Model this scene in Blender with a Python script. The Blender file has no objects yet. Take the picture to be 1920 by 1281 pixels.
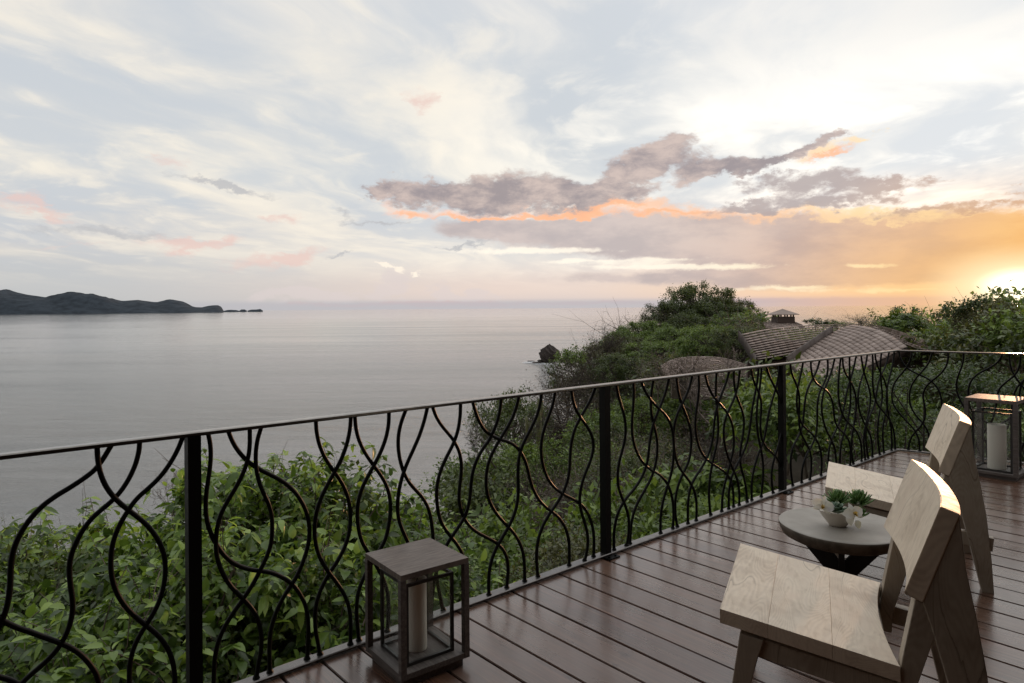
import bpy, bmesh, math, random
import numpy as np
from mathutils import Vector, Matrix
rng = np.random.default_rng(7); random.seed(7)
sc = bpy.context.scene
COL = sc.collection
rad = math.radians

# ------------------------------------------------------------------ camera
EYE = 1.55; FPX = 1280.0; PPX = 960.0; PPY = 578.4; ROLL = .0077      # photograph pixels, 24 mm lens
cr, sr = math.cos(ROLL), math.sin(ROLL)
cd = bpy.data.cameras.new('camera'); cam = bpy.data.objects.new('camera', cd); COL.objects.link(cam)
cd.sensor_width = 36; cd.lens = 24; cd.shift_y = -(640.5 - PPY) / 1920; cd.clip_start = .05; cd.clip_end = 400000
cam.matrix_world = Matrix(((cr, sr, 0, 0), (0, 0, -1, 0), (-sr, cr, 0, EYE), (0, 0, 0, 1)))
sc.camera = cam
def ray(x, y):
    u = (x - PPX) / FPX; v = (PPY - y) / FPX
    return Vector((u * cr + v * sr, 1.0, v * cr - u * sr))
def at(x, y, Y): return Vector((0, 0, EYE)) + ray(x, y) * Y
def azel(x, y):
    r = ray(x, y).normalized(); return math.atan2(r.x, r.y), math.asin(r.z)

# ------------------------------------------------------------------ colour management, render
sc.view_settings.view_transform = 'Standard'; sc.view_settings.look = 'None'
sc.view_settings.exposure = 0.06; sc.view_settings.gamma = 1; sc.view_settings.use_curve_mapping = False
sc.render.engine = 'CYCLES'
sc.cycles.max_bounces = 6; sc.cycles.transparent_max_bounces = 12; sc.cycles.caustics_reflective = False; sc.cycles.caustics_refractive = False

def lin(c):
    return tuple(((v / 255) / 12.92 if v / 255 <= .04045 else ((v / 255 + .055) / 1.055) ** 2.4) for v in c)

class NT:
    """small helper to write node trees"""
    def __init__(s, tree): s.t = tree; s.n = tree.nodes; s.l = tree.links
    def new(s, typ, **kw):
        n = s.n.new(typ)
        for k, v in kw.items(): setattr(n, k, v)
        return n
    def put(s, sock, v):
        if hasattr(v, 'is_output') or isinstance(v, bpy.types.NodeSocket): s.l.new(v, sock)
        elif v is not None:
            if isinstance(v, (tuple, list)) and len(v) == 3 and sock.type == 'RGBA': v = (*v, 1)
            sock.default_value = v
    def math(s, op, a, b=None, c=None, clamp=False):
        n = s.new('ShaderNodeMath', operation=op, use_clamp=clamp)
        for i, v in enumerate((a, b, c)):
            if v is not None: s.put(n.inputs[i], v)
        return n.outputs[0]
    def vmath(s, op, a, b=None, scale=None):
        n = s.new('ShaderNodeVectorMath', operation=op)
        s.put(n.inputs[0], a)
        if b is not None: s.put(n.inputs[1], b)
        if scale is not None: s.put(n.inputs['Scale'], scale)
        return n.outputs[0]
    def mix(s, f, a, b, mode='MIX'):
        n = s.new('ShaderNodeMix', data_type='RGBA', blend_type=mode, clamp_factor=True)
        s.put(n.inputs[0], f); s.put(n.inputs[6], a); s.put(n.inputs[7], b); return n.outputs[2]
    def ramp(s, v, lo, hi, a=0., b=1., smooth=True):
        n = s.new('ShaderNodeMapRange', interpolation_type='SMOOTHSTEP' if smooth else 'LINEAR')
        s.put(n.inputs[0], v); n.inputs[1].default_value = lo; n.inputs[2].default_value = hi
        n.inputs[3].default_value = a; n.inputs[4].default_value = b; return n.outputs[0]
    def cramp(s, v, stops):
        n = s.new('ShaderNodeValToRGB'); s.put(n.inputs[0], v); e = n.color_ramp.elements
        while len(e) < len(stops): e.new(.5)
        for i, (p, c) in enumerate(stops): e[i].position = p; e[i].color = (*c, 1)
        return n.outputs[0]
    def noise(s, vec, scale=1., detail=4., rough=.5, dist=0., dim='3D', col=False):
        n = s.new('ShaderNodeTexNoise', noise_dimensions=dim)
        if vec is not None: s.put(n.inputs['Vector'], vec)
        n.inputs['Scale'].default_value = scale; n.inputs['Detail'].default_value = detail
        n.inputs['Roughness'].default_value = rough; n.inputs['Distortion'].default_value = dist
        return n.outputs['Color' if col else 'Fac']
    def mapping(s, vec, loc=(0, 0, 0), rot=(0, 0, 0), scale=(1, 1, 1), typ='POINT'):
        n = s.new('ShaderNodeMapping', vector_type=typ); s.put(n.inputs[0], vec)
        n.inputs[1].default_value = loc; n.inputs[2].default_value = rot; n.inputs[3].default_value = scale
        return n.outputs[0]
    def bump(s, h, strength=.3, dist=.01, normal=None):
        n = s.new('ShaderNodeBump'); s.put(n.inputs['Height'], h); n.inputs['Strength'].default_value = strength
        n.inputs['Distance'].default_value = dist
        return n.outputs[0]

# ------------------------------------------------------------------ sky (world)
world = bpy.data.worlds.new('World'); sc.world = world; world.use_nodes = True
w = NT(world.node_tree); w.n.clear()
SUN_AZ, SUN_EL = rad(36.6), rad(3.0)
tc = w.new('ShaderNodeTexCoord').outputs['Generated']
sep = w.new('ShaderNodeSeparateXYZ'); w.l.new(tc, sep.inputs[0])
X, Y, Z = sep.outputs
az = w.math('ARCTAN2', X, Y); el = w.math('ARCSINE', Z)
comb = w.new('ShaderNodeCombineXYZ'); w.l.new(az, comb.inputs[0]); w.l.new(el, comb.inputs[1]); P = comb.outputs[0]
# projection on a flat cloud deck: streaks keep their perspective
zc = w.math('MAXIMUM', w.math('ADD', Z, .10), .03)
pc = w.new('ShaderNodeCombineXYZ'); w.l.new(w.math('DIVIDE', X, zc), pc.inputs[0]); w.l.new(w.math('DIVIDE', Y, zc), pc.inputs[1])
PC = pc.outputs[0]
# domain warp for the low clouds
wn = w.noise(w.mapping(P, scale=(1, 1.8, 1)), 12., 8., .64, col=True)
wv = w.vmath('SCALE', w.vmath('SUBTRACT', wn, (.5, .5, .5)), scale=1.0)
Pw = w.vmath('ADD', P, w.vmath('MULTIPLY', wv, (.15, .075, 0)))
Pw2 = w.vmath('ADD', P, w.vmath('MULTIPLY', wv, (.045, .02, 0)))
fine = w.ramp(w.noise(w.mapping(P, scale=(1, 1.9, 1)), 17., 9., .66, .25), .28, .72, 0., 1., False)
fbm = w.noise(w.mapping(P, scale=(1, 2.6, 1)), 7., 8., .6)
def C3(*c): return lin(c)
# base gradient: elevation x azimuth
def grad(elv, stops):
    n = w.new('ShaderNodeValToRGB'); n.color_ramp.interpolation = 'EASE'
    w.l.new(w.ramp(elv, 0., .62, 0., 1., False), n.inputs[0]); e = n.color_ramp.elements
    while len(e) < len(stops): e.new(.5)
    for i, (p, c) in enumerate(stops): e[i].position = p / .62; e[i].color = (*lin(c), 1)
    return n.outputs[0]
E_ = lambda y: (578 - y) / 1280
left = grad(el, [(0, (186, 189, 193)), (E_(520), (190, 193, 197)), (E_(440), (206, 204, 204)), (E_(330), (219, 219, 217)), (E_(180), (208, 211, 215)), (E_(20), (212, 214, 219)), (.62, (220, 224, 232))])
mid = grad(el, [(0, (208, 198, 198)), (E_(540), (226, 210, 203)), (E_(470), (235, 229, 222)), (E_(330), (224, 226, 226)), (E_(180), (219, 222, 225)), (E_(20), (226, 227, 230)), (.62, (230, 233, 240))])
right = grad(el, [(0, (232, 196, 180)), (E_(545), (246, 208, 168)), (E_(480), (240, 206, 190)), (E_(340), (250, 246, 240)), (E_(200), (240, 241, 242)), (E_(20), (218, 223, 231)), (.62, (234, 237, 244))])
base = w.mix(w.ramp(az, -.62, .02), left, mid); base = w.mix(w.ramp(az, .05, .5), base, right)
nish = w.new('ShaderNodeTexSky', sky_type='NISHITA', sun_disc=False, sun_elevation=SUN_EL, sun_rotation=SUN_AZ, altitude=50)
nk = w.vmath('SCALE', nish.outputs[0], scale=.06)
# away from the photographed part the sky is simply the duller eastern half of the evening sky
back = w.ramp(w.math('ABSOLUTE', w.math('SUBTRACT', az, SUN_AZ * .3)), 1.0, 2.2)
base = w.mix(w.math('MULTIPLY', back, .75), base, w.vmath('ADD', w.vmath('SCALE', base, scale=.22), nk))
col = base
# cirrus veils, drawn out towards the horizon ahead
PCw = w.vmath('ADD', PC, w.vmath('SCALE', w.vmath('SUBTRACT', w.noise(PC, .55, 3., .5, col=True), (.5, .5, .5)), scale=1.5))
def streak(deg, L, S, sc_, loc=(0, 0, 0), det=7., ro=.5): return w.noise(w.mapping(PCw, loc=loc, rot=(0, 0, rad(deg)), scale=(L, S, 1), typ='TEXTURE'), sc_, det, ro, .12)
n1 = streak(76, 3.4, 1., .95); n2 = streak(68, 2.2, .7, 1.5, (5, 3, 0)); n3 = streak(84, 1.3, .8, 3.4, (1, 7, 0), 7., .56)
hi = w.ramp(el, .015, .13)
cream = w.mix(w.ramp(az, -.25, .45), C3(243, 237, 226), w.mix(w.ramp(el, .36, .22), C3(238, 238, 238), (1.25, 1.22, 1.16, 1)))
mixn = w.math('ADD', w.math('MULTIPLY', n1, .55), w.math('ADD', w.math('MULTIPLY', n2, .3), w.math('MULTIPLY', n3, .15)))
col = w.mix(w.math('MULTIPLY', w.ramp(mixn, .60, .41), w.math('MULTIPLY', hi, .72)), col, w.mix(w.ramp(az, .0, .6), C3(190, 200, 213), C3(206, 216, 229)))
col = w.mix(w.math('MULTIPLY', w.ramp(mixn, .44, .62), w.math('MULTIPLY', hi, .80)), col, cream)
col = w.mix(w.math('MULTIPLY', w.ramp(n3, .50, .70), w.math('MULTIPLY', hi, .38)), col, cream)
def blobs(Pv, lst):
    tot = None
    for (x, y, rx, ry, deg, amp) in lst:
        a, e = azel(x, y)
        m = w.mapping(Pv, loc=(a, e, 0), rot=(0, 0, rad(deg)), scale=(rx / FPX * math.cos(a) ** 2, ry / FPX * math.cos(a), 1), typ='TEXTURE')
        g = w.new('ShaderNodeTexGradient', gradient_type='SPHERICAL'); w.l.new(m, g.inputs[0])
        v = g.outputs[1] if amp == 1 else w.math('MULTIPLY', g.outputs[1], amp)
        tot = v if tot is None else w.math('ADD', tot, v)
    return tot
def layer(col, Pv, lst, color, lo=.12, hi_=.42, strength=1., tex=.55, nz=None):
    d = blobs(Pv, lst)
    d = w.math('ADD', d, w.math('MULTIPLY', w.math('MULTIPLY', w.math('SUBTRACT', nz or fine, .5), tex), w.ramp(d, .0, .3)))
    m = w.ramp(d, lo, hi_)
    if strength != 1: m = w.math('MULTIPLY', m, strength)
    return w.mix(m, col, color), m
up = w.ramp(el, .44, .9)
over = w.math('MULTIPLY', up, w.math('SUBTRACT', 1., w.math('MULTIPLY', back, .8)))
# a veil of lilac-grey cloud banks lies over the sunset side, warmer towards the sun
sunside = w.ramp(az, .12, .66)
bankc = w.mix(sunside, w.mix(w.ramp(fbm, .36, .62), C3(184, 175, 178), C3(208, 195, 193)), w.mix(w.ramp(fbm, .36, .62), C3(194, 162, 147), C3(220, 180, 150)))
bankc = w.mix(w.ramp(az, .545, .72), bankc, w.mix(w.ramp(fbm, .38, .6), C3(244, 178, 98), C3(254, 202, 126)))
col, _ = layer(col, Pw2, [(930, 430, 150, 26, -3, .8), (1100, 438, 300, 50, -2, 1), (1330, 448, 330, 70, -3, 1), (1560, 462, 380, 92, 0, 1), (1820, 462, 340, 84, 0, 1), (1450, 520, 330, 34, 0, .7), (1150, 522, 230, 16, 0, .55)], bankc, .10, .55, .92, .40)
col, _ = layer(col, Pw2, [(1000, 470, 230, 10, 0, 1.2), (1080, 490, 120, 8, 0, 1), (1180, 500, 160, 10, 0, 1), (1350, 502, 190, 10, 0, 1), (1620, 497, 80, 7, 0, 1), (1250, 487, 150, 9, 0, .9), (1700, 545, 300, 7, 0, .9), (1480, 541, 260, 8, 0, .8)], w.mix(sunside, C3(255, 248, 236), C3(255, 232, 180)), .3, .9, .85, .85)
# towers of far cumulus low over the sea
col, _ = layer(col, Pw, [(545, 552, 110, 24, 0, .9), (640, 548, 60, 26, 0, .8), (740, 540, 62, 42, 0, 1), (838, 548, 42, 30, 0, 1), (900, 556, 60, 18, 0, .8)], C3(214, 205, 207), .2, .6, .55, .5)
col, _ = layer(col, Pw, [(733, 506, 40, 8, -10, 1), (780, 515, 16, 6, 0, .8)], C3(250, 240, 228), .3, .7, .9, .5)
col, _ = layer(col, Pw2, [(1500, 566, 640, 9, 0, 1), (800, 570, 500, 8, 0, .7)], C3(214, 184, 184), .15, .6, .75, .5)
# orange and peach undersides
pe = w.mix(w.ramp(az, -.1, .28), C3(243, 208, 194), C3(250, 200, 165)); pe = w.mix(w.ramp(az, .3, .5), pe, C3(255, 226, 178))
col, _ = layer(col, Pw, [(745, 384, 62, 26, -8, 1), (860, 397, 150, 17, 0, 1), (1010, 398, 180, 15, 0, 1), (1130, 384, 130, 18, 6, 1), (1245, 386, 120, 26, 0, .9), (1330, 398, 170, 22, 0, .9), (1470, 402, 210, 16, 0, 1), (1660, 396, 190, 20, 0, .9), (1545, 286, 110, 16, 16, .8), (1630, 254, 60, 9, 8, .7), (1800, 400, 140, 12, 0, .6)], pe, .20, 1.05, .80, 1.2)
# main mauve cloud, its long wing to the upper right, and the broken ones beneath
mauve = w.mix(w.ramp(w.math('ADD', w.math('MULTIPLY', fbm, .6), w.math('MULTIPLY', fine, .4)), .36, .66), C3(150, 141, 147), C3(204, 187, 182))
col, _ = layer(col, Pw, [(700, 358, 60, 13, 4, 1), (770, 352, 90, 30, 0, 1), (860, 366, 140, 36, -3, 1), (980, 360, 190, 46, 2, 1), (1090, 368, 140, 34, 4, 1), (1165, 338, 100, 34, 24, .9), (1225, 290, 110, 34, 12, 1), (1290, 300, 120, 42, -4, .9), (1345, 318, 110, 26, 8, .9), (1430, 302, 100, 18, 16, .9), (1510, 280, 100, 17, 20, .8), (1590, 250, 70, 12, 8, .6)], mauve, .12, .72, .92, .95)
grey2 = w.mix(w.ramp(az, .4, .7), C3(174, 164, 166), C3(200, 164, 146))
col, _ = layer(col, Pw, [(1530, 350, 170, 34, -3, 1.1), (1450, 332, 90, 14, 8, .8), (1665, 352, 100, 22, -8, 1), (1400, 390, 120, 18, 3, 1.1), (1540, 384, 130, 15, 4, 1), (1720, 388, 90, 14, 6, .9), (1865, 386, 60, 13, -4, 1), (1890, 358, 70, 12, 6, .8), (1780, 384, 60, 7, 0, .6)], grey2, .12, .80, .88, 1.1)
col, _ = layer(col, Pw, [(1010, 401, 170, 8, 1, 1), (1120, 389, 90, 11, 6, 1), (770, 391, 50, 14, -4, 1), (880, 403, 90, 7, 0, .9), (1250, 396, 120, 10, 0, .8), (1560, 290, 70, 8, 18, .7)], C3(252, 188, 148), .02, .8, .85, .6)
# little stray clouds on the left
col, _ = layer(col, Pw, [(400, 332, 110, 9, -6, 1), (470, 346, 90, 12, -12, 1), (180, 436, 170, 12, 0, .8), (700, 411, 90, 6, 0, 1), (250, 448, 170, 10, 0, .6), (655, 478, 60, 5, 0, .8), (860, 462, 70, 6, 4, .9)], C3(184, 186, 192), .04, .9, .85, .8)
col, _ = layer(col, Pw, [(335, 456, 110, 20, 3, 1), (400, 446, 90, 14, 8, 1), (500, 490, 110, 16, 6, 1), (560, 474, 70, 18, 14, 1), (30, 374, 80, 22, -12, 1), (90, 402, 60, 14, -22, .9), (790, 192, 34, 26, 0, .9), (320, 298, 44, 12, 0, .7), (525, 408, 44, 12, -6, .9), (120, 470, 150, 8, 0, .5)], C3(226, 198, 193), .02, 1.0, .75, .7)
# a low bank of haze lies along the horizon
col = w.mix(w.math('MULTIPLY', w.ramp(el, .016, .007), .75), col, w.mix(w.ramp(az, .2, .6), C3(180, 181, 190), C3(208, 172, 168)))
# glow round the sun
sa, se = azel(1915, 536)
dd = w.new('ShaderNodeCombineXYZ'); w.l.new(w.math('MULTIPLY', w.math('SUBTRACT', az, sa), .50), dd.inputs[0]); w.l.new(w.math('SUBTRACT', el, se), dd.inputs[1])
ln = w.new('ShaderNodeVectorMath', operation='LENGTH'); w.l.new(dd.outputs[0], ln.inputs[0]); dist = ln.outputs['Value']
col = w.mix(w.math('MULTIPLY', w.ramp(dist, .17, .01), .5), col, C3(255, 198, 104))
col = w.mix(w.ramp(dist, .058, .0), col, (1.15, .98, .66, 1))
col = w.mix(w.ramp(dist, .026, .0), col, (2.2, 2.0, 1.55, 1))

col = w.vmath('MULTIPLY', col, (1.055, 1.03, .985))
col = w.vmath('SCALE', col, scale=w.math('ADD', 1., w.math('MULTIPLY', over, .7)))
bg = w.new('ShaderNodeBackground'); w.l.new(col, bg.inputs[0]); bg.inputs[1].default_value = 1.0
out = w.new('ShaderNodeOutputWorld'); w.l.new(bg.outputs[0], out.inputs[0])
world.cycles.sampling_method = 'MANUAL'; world.cycles.sample_map_resolution = 512

# ------------------------------------------------------------------ sun
sd = bpy.data.lights.new('sun', 'SUN'); sd.energy = 1.35; sd.angle = rad(.6); sd.color = (1., .52, .26)
sun = bpy.data.objects.new('sun', sd); COL.objects.link(sun)
sdir = Vector((math.sin(SUN_AZ) * math.cos(SUN_EL), math.cos(SUN_AZ) * math.cos(SUN_EL), math.sin(SUN_EL)))
sun.rotation_euler = sdir.to_track_quat('Z', 'Y').to_euler(); sun.location = (20, 30, 20)
# ------------------------------------------------------------------ object helpers
def tag(o, label=None, cat=None, group=None, kind=None):
    if label: o['label'] = label
    if cat: o['category'] = cat
    if group: o['group'] = group
    if kind: o['kind'] = kind
    return o
def empty(name, loc=(0, 0, 0), rz=0, **k):
    o = bpy.data.objects.new(name, None); COL.objects.link(o); o.location = loc; o.rotation_euler = (0, 0, rz)
    o.empty_display_size = .1; return tag(o, **k)
def add(name, me, parent=None, mat=None, loc=None):
    o = bpy.data.objects.new(name, me); COL.objects.link(o)
    if mat and not me.materials: me.materials.append(mat)
    if parent: o.parent = parent
    if loc is not None: o.location = loc
    return o
def pydata(name, V, F, mat=None, smooth=False):
    me = bpy.data.meshes.new(name); me.from_pydata([tuple(v) for v in V], [], [tuple(f) for f in F]); me.update()
    if mat: me.materials.append(mat)
    if smooth: me.polygons.foreach_set('use_smooth', [True] * len(me.polygons))
    return me
def npmesh(name, V, F, mat=None, smooth=False, fmat=None):
    """V (n,3), F (m,k) equal-sized faces"""
    V = np.asarray(V, np.float32); F = np.asarray(F, np.int32); me = bpy.data.meshes.new(name)
    me.vertices.add(len(V)); me.vertices.foreach_set('co', V.ravel())
    k = F.shape[1]; me.loops.add(F.size); me.loops.foreach_set('vertex_index', F.ravel())
    me.polygons.add(len(F)); me.polygons.foreach_set('loop_start', np.arange(len(F), dtype=np.int32) * k)
    me.polygons.foreach_set('loop_total', np.full(len(F), k, np.int32))
    if smooth: me.polygons.foreach_set('use_smooth', np.ones(len(F), bool))
    for m in (mat if isinstance(mat, (list, tuple)) else [mat] if mat else []): me.materials.append(m)
    if fmat is not None: me.polygons.foreach_set('material_index', np.asarray(fmat, np.int32))
    me.update(calc_edges=True); return me
def prism_mesh(name, poly, l0, l1, mat, bevel=.003, cut=None):
    """poly in (p, z), extruded along local y from l0 to l1"""
    bm = bmesh.new(); n = len(poly)
    a = [bm.verts.new((p, l0, z)) for p, z in poly]; b = [bm.verts.new((p, l1, z)) for p, z in poly]
    bm.faces.new(a); bm.faces.new(b[::-1])
    for i in range(n): bm.faces.new((a[i], b[i], b[(i + 1) % n], a[(i + 1) % n]))
    bmesh.ops.recalc_face_normals(bm, faces=bm.faces)
    if bevel: bmesh.ops.bevel(bm, geom=bm.edges[:], offset=bevel, segments=2, affect='EDGES', profile=.5)
    me = bpy.data.meshes.new(name); bm.to_mesh(me); bm.free(); me.materials.append(mat); return me
def box_mesh(name, lo, hi, mat, bevel=.002, taper=None):
    bm = bmesh.new(); x0, y0, z0 = lo; x1, y1, z1 = hi
    v = [bm.verts.new(c) for c in ((x0, y0, z0), (x1, y0, z0), (x1, y1, z0), (x0, y1, z0), (x0, y0, z1), (x1, y0, z1), (x1, y1, z1), (x0, y1, z1))]
    for f in ((0, 3, 2, 1), (4, 5, 6, 7), (0, 1, 5, 4), (1, 2, 6, 5), (2, 3, 7, 6), (3, 0, 4, 7)): bm.faces.new([v[i] for i in f])
    if bevel: bmesh.ops.bevel(bm, geom=bm.edges[:], offset=bevel, segments=2, affect='EDGES', profile=.5)
    me = bpy.data.meshes.new(name); bm.to_mesh(me); bm.free(); me.materials.append(mat); return me
def catmull(pts, step=6):
    P = [np.array(p, float) for p in pts]; P = [2 * P[0] - P[1]] + P + [2 * P[-1] - P[-2]]; out = []
    for i in range(1, len(P) - 2):
        for k in range(step):
            t = k / step; out.append(.5 * (2 * P[i] + (P[i + 1] - P[i - 1]) * t + (2 * P[i - 1] - 5 * P[i] + 4 * P[i + 1] - P[i + 2]) * t * t + (3 * P[i] - P[i - 1] - 3 * P[i + 1] + P[i + 2]) * t ** 3))
    out.append(P[-2]); return np.array(out)
def tube_vf(pts, r, sides=8, off=0):
    pts = np.asarray(pts, float); n = len(pts); r = np.broadcast_to(r, (n,))
    T = np.gradient(pts, axis=0); T /= np.linalg.norm(T, axis=1)[:, None] + 1e-9
    ref = np.array([0, 0, 1.]) if abs(T[0][2]) < .8 else np.array([1., 0, 0]); V = []
    N = np.cross(T[0], ref); N /= np.linalg.norm(N)
    for i in range(n):
        N = N - T[i] * (N @ T[i]); N /= np.linalg.norm(N) + 1e-9; B = np.cross(T[i], N)
        for k in range(sides):
            a = 2 * math.pi * k / sides; V.append(pts[i] + r[i] * (math.cos(a) * N + math.sin(a) * B))
    F = [(off + i * sides + k, off + i * sides + (k + 1) % sides, off + (i + 1) * sides + (k + 1) % sides, off + (i + 1) * sides + k) for i in range(n - 1) for k in range(sides)]
    return V, F
def lathe_mesh(name, prof, mat, seg=48, jitter=None):
    V = []; F = []
    for r, z in prof:
        for k in range(seg):
            a = 2 * math.pi * k / seg; q = r * (1 + (jitter(a) if jitter else 0)); V.append((q * math.cos(a), q * math.sin(a), z))
    for i in range(len(prof) - 1):
        for k in range(seg): F.append((i * seg + k, i * seg + (k + 1) % seg, (i + 1) * seg + (k + 1) % seg, (i + 1) * seg + k))
    F.append(tuple(range(seg))[::-1]); F.append(tuple((len(prof) - 1) * seg + k for k in range(seg)))
    me = pydata(name, V, F, mat); me.polygons.foreach_set('use_smooth', [len(p.vertices) == 4 for p in me.polygons]); return me

# ------------------------------------------------------------------ materials
def material(name):
    m = bpy.data.materials.new(name); m.use_nodes = True; t = NT(m.node_tree); t.n.clear()
    b = t.new('ShaderNodeBsdfPrincipled'); o = t.new('ShaderNodeOutputMaterial'); t.l.new(b.outputs[0], o.inputs[0])
    return m, t, b, o
def setp(t, b, **k):
    for n, v in k.items(): t.put(b.inputs[{'color': 'Base Color', 'rough': 'Roughness', 'normal': 'Normal', 'spec': 'Specular IOR Level', 'metal': 'Metallic', 'coat': 'Coat Weight', 'coatr': 'Coat Roughness', 'trans': 'Transmission Weight', 'sss': 'Subsurface Weight'}[n]], v)
def oc(t): return t.new('ShaderNodeTexCoord').outputs['Object']
def rnd(t): return t.new('ShaderNodeObjectInfo').outputs['Random']

def mat_deck():
    m, t, b, o = material('deck_hardwood'); c = oc(t); r = rnd(t)
    cv = t.new('ShaderNodeCombineXYZ'); t.l.new(t.math('MULTIPLY', r, 37.), cv.inputs[2]); cc = t.vmath('ADD', c, cv.outputs[0])
    g = t.noise(t.mapping(cc, scale=(1.2, 34, 1)), 2.2, 6., .6, .5)
    g2 = t.noise(t.mapping(cc, scale=(.8, 5, 1)), 3., 5., .6, .8)
    wear = t.noise(t.mapping(cc, scale=(1, 2.6, 1)), 1.7, 5., .62)
    col = t.cramp(g, [(.3, (.036, .016, .009)), (.5, (.096, .046, .026)), (.72, (.185, .098, .060))])
    col = t.mix(t.math('MULTIPLY', t.ramp(g2, .45, .7), .55), col, (.155, .062, .04))
    col = t.mix(t.math('MULTIPLY', t.ramp(wear, .50, .72), .6), col, (.13, .105, .10))
    col = t.mix(t.math('MULTIPLY', r, .5), col, (.065, .034, .024)); rr = t.math('FRACT', t.math('MULTIPLY', r, 7.3)); col = t.mix(t.math('MULTIPLY', rr, .30), col, (.20, .125, .085))
    blot = t.noise(t.mapping(cc, loc=(5, 2, 1), scale=(1, 1.6, 1)), 4.5, 4., .7)
    col = t.mix(t.math('MULTIPLY', t.ramp(blot, .62, .72), .5), col, (.03, .016, .013))
    rough = t.math('ADD', t.ramp(wear, .35, .75, .16, .42, False), t.math('MULTIPLY', g, .10))
    setp(t, b, color=col, rough=rough, spec=.75, coat=.5, coatr=.18, normal=t.bump(t.math('ADD', g, t.math('MULTIPLY', wear, 1.2)), .22, .004))
    return m
def mat_teak(name, tone=1., ax=(5., 1.1, 3.)):
    m, t, b, o = material(name); c = oc(t); r = rnd(t)
    cv = t.new('ShaderNodeCombineXYZ'); t.l.new(t.math('MULTIPLY', r, 11.), cv.inputs[0]); t.l.new(t.math('MULTIPLY', r, 23.), cv.inputs[2])
    cc = t.vmath('ADD', c, cv.outputs[0])
    big = t.noise(t.mapping(cc, scale=ax), .85, 2., .45, .35)
    small = t.noise(t.mapping(cc, scale=tuple(q * 9 for q in ax)), 1.3, 4., .6)
    tone_n = t.noise(cc, 4.5, 4., .6)
    ph = t.math('ADD', t.math('MULTIPLY', big, 330.), t.math('MULTIPLY', small, 5.))
    growth = t.math('ADD', t.math('MULTIPLY', t.math('SINE', ph), .5), .5)                       # dense growth lines that bend round the heart of the board
    rings = t.math('FRACT', t.math('ADD', t.math('MULTIPLY', big, 6.), t.math('MULTIPLY', small, .10)))
    line = t.math('MULTIPLY', t.ramp(rings, .0, .05, 1., 0.), t.ramp(t.noise(cc, 3., 2.), .40, .62))
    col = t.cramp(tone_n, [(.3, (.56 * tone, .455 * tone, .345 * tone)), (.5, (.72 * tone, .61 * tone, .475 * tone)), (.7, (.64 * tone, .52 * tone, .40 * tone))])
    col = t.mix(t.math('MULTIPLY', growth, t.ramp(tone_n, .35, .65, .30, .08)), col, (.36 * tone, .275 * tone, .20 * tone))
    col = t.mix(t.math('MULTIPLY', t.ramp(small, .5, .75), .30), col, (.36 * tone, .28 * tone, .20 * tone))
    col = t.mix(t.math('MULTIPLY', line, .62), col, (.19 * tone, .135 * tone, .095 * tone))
    setp(t, b, color=col, rough=t.ramp(small, .3, .7, .38, .55, False), spec=.4, normal=t.bump(t.math('ADD', small, t.math('MULTIPLY', growth, .3)), .14, .0015)); return m
def mat_wood_grey(name, a, bb, rough=.6, axis=(30, 2, 30)):
    m, t, b, o = material(name); c = oc(t); r = rnd(t)
    cv = t.new('ShaderNodeCombineXYZ'); t.l.new(t.math('MULTIPLY', r, 11.), cv.inputs[1]); cc = t.vmath('ADD', c, cv.outputs[0])
    g = t.noise(t.mapping(cc, scale=axis), 3.5, 6., .65, .3); g2 = t.noise(cc, 5., 4., .6)
    col = t.mix(t.ramp(g, .35, .68), a, bb); col = t.mix(t.math('MULTIPLY', t.ramp(g2, .5, .75), .4), col, tuple(x * .5 for x in a))
    setp(t, b, color=col, rough=rough, spec=.35, normal=t.bump(g, .35, .002)); return m
def mat_simple(name, color, rough=.5, metal=0., spec=.5, nscale=8., namp=.3, bump=.0):
    m, t, b, o = material(name); c = oc(t); n = t.noise(c, nscale, 5., .6)
    col = t.mix(t.math('MULTIPLY', t.ramp(n, .35, .7), namp), color, tuple(x * .45 for x in color))
    setp(t, b, color=col, rough=t.ramp(n, .3, .7, rough * .85, min(1, rough * 1.2), False), metal=metal, spec=spec)
    if bump: setp(t, b, normal=t.bump(t.noise(c, nscale * 5, 4., .6), bump, .003))
    return m
def mat_leaf(name, cols, trans=.38, rough=.42, spec=.45):
    m, t, b, o = material(name)
    isl = t.new('ShaderNodeNewGeometry').outputs['Random Per Island']; r = rnd(t)
    big = t.noise(t.new('ShaderNodeNewGeometry').outputs['Position'], .45, 3., .6)
    f = t.math('ADD', t.math('MULTIPLY', t.math('POWER', isl, 1.35), .80), t.math('ADD', t.math('MULTIPLY', r, .16), t.math('MULTIPLY', t.math('SUBTRACT', big, .38), .9)))
    col = t.cramp(f, [(i / (len(cols) - 1) * .9 + .05, c) for i, c in enumerate(cols)])
    setp(t, b, color=col, rough=rough, spec=spec)
    tr = t.new('ShaderNodeBsdfTranslucent'); t.put(tr.inputs[0], t.mix(.5, col, t.vmath('MULTIPLY', col, (1.5, 1.35, .55))))
    mx = t.new('ShaderNodeMixShader'); mx.inputs[0].default_value = trans; t.l.new(b.outputs[0], mx.inputs[1]); t.l.new(tr.outputs[0], mx.inputs[2]); t.l.new(mx.outputs[0], o.inputs[0])
    return m
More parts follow.
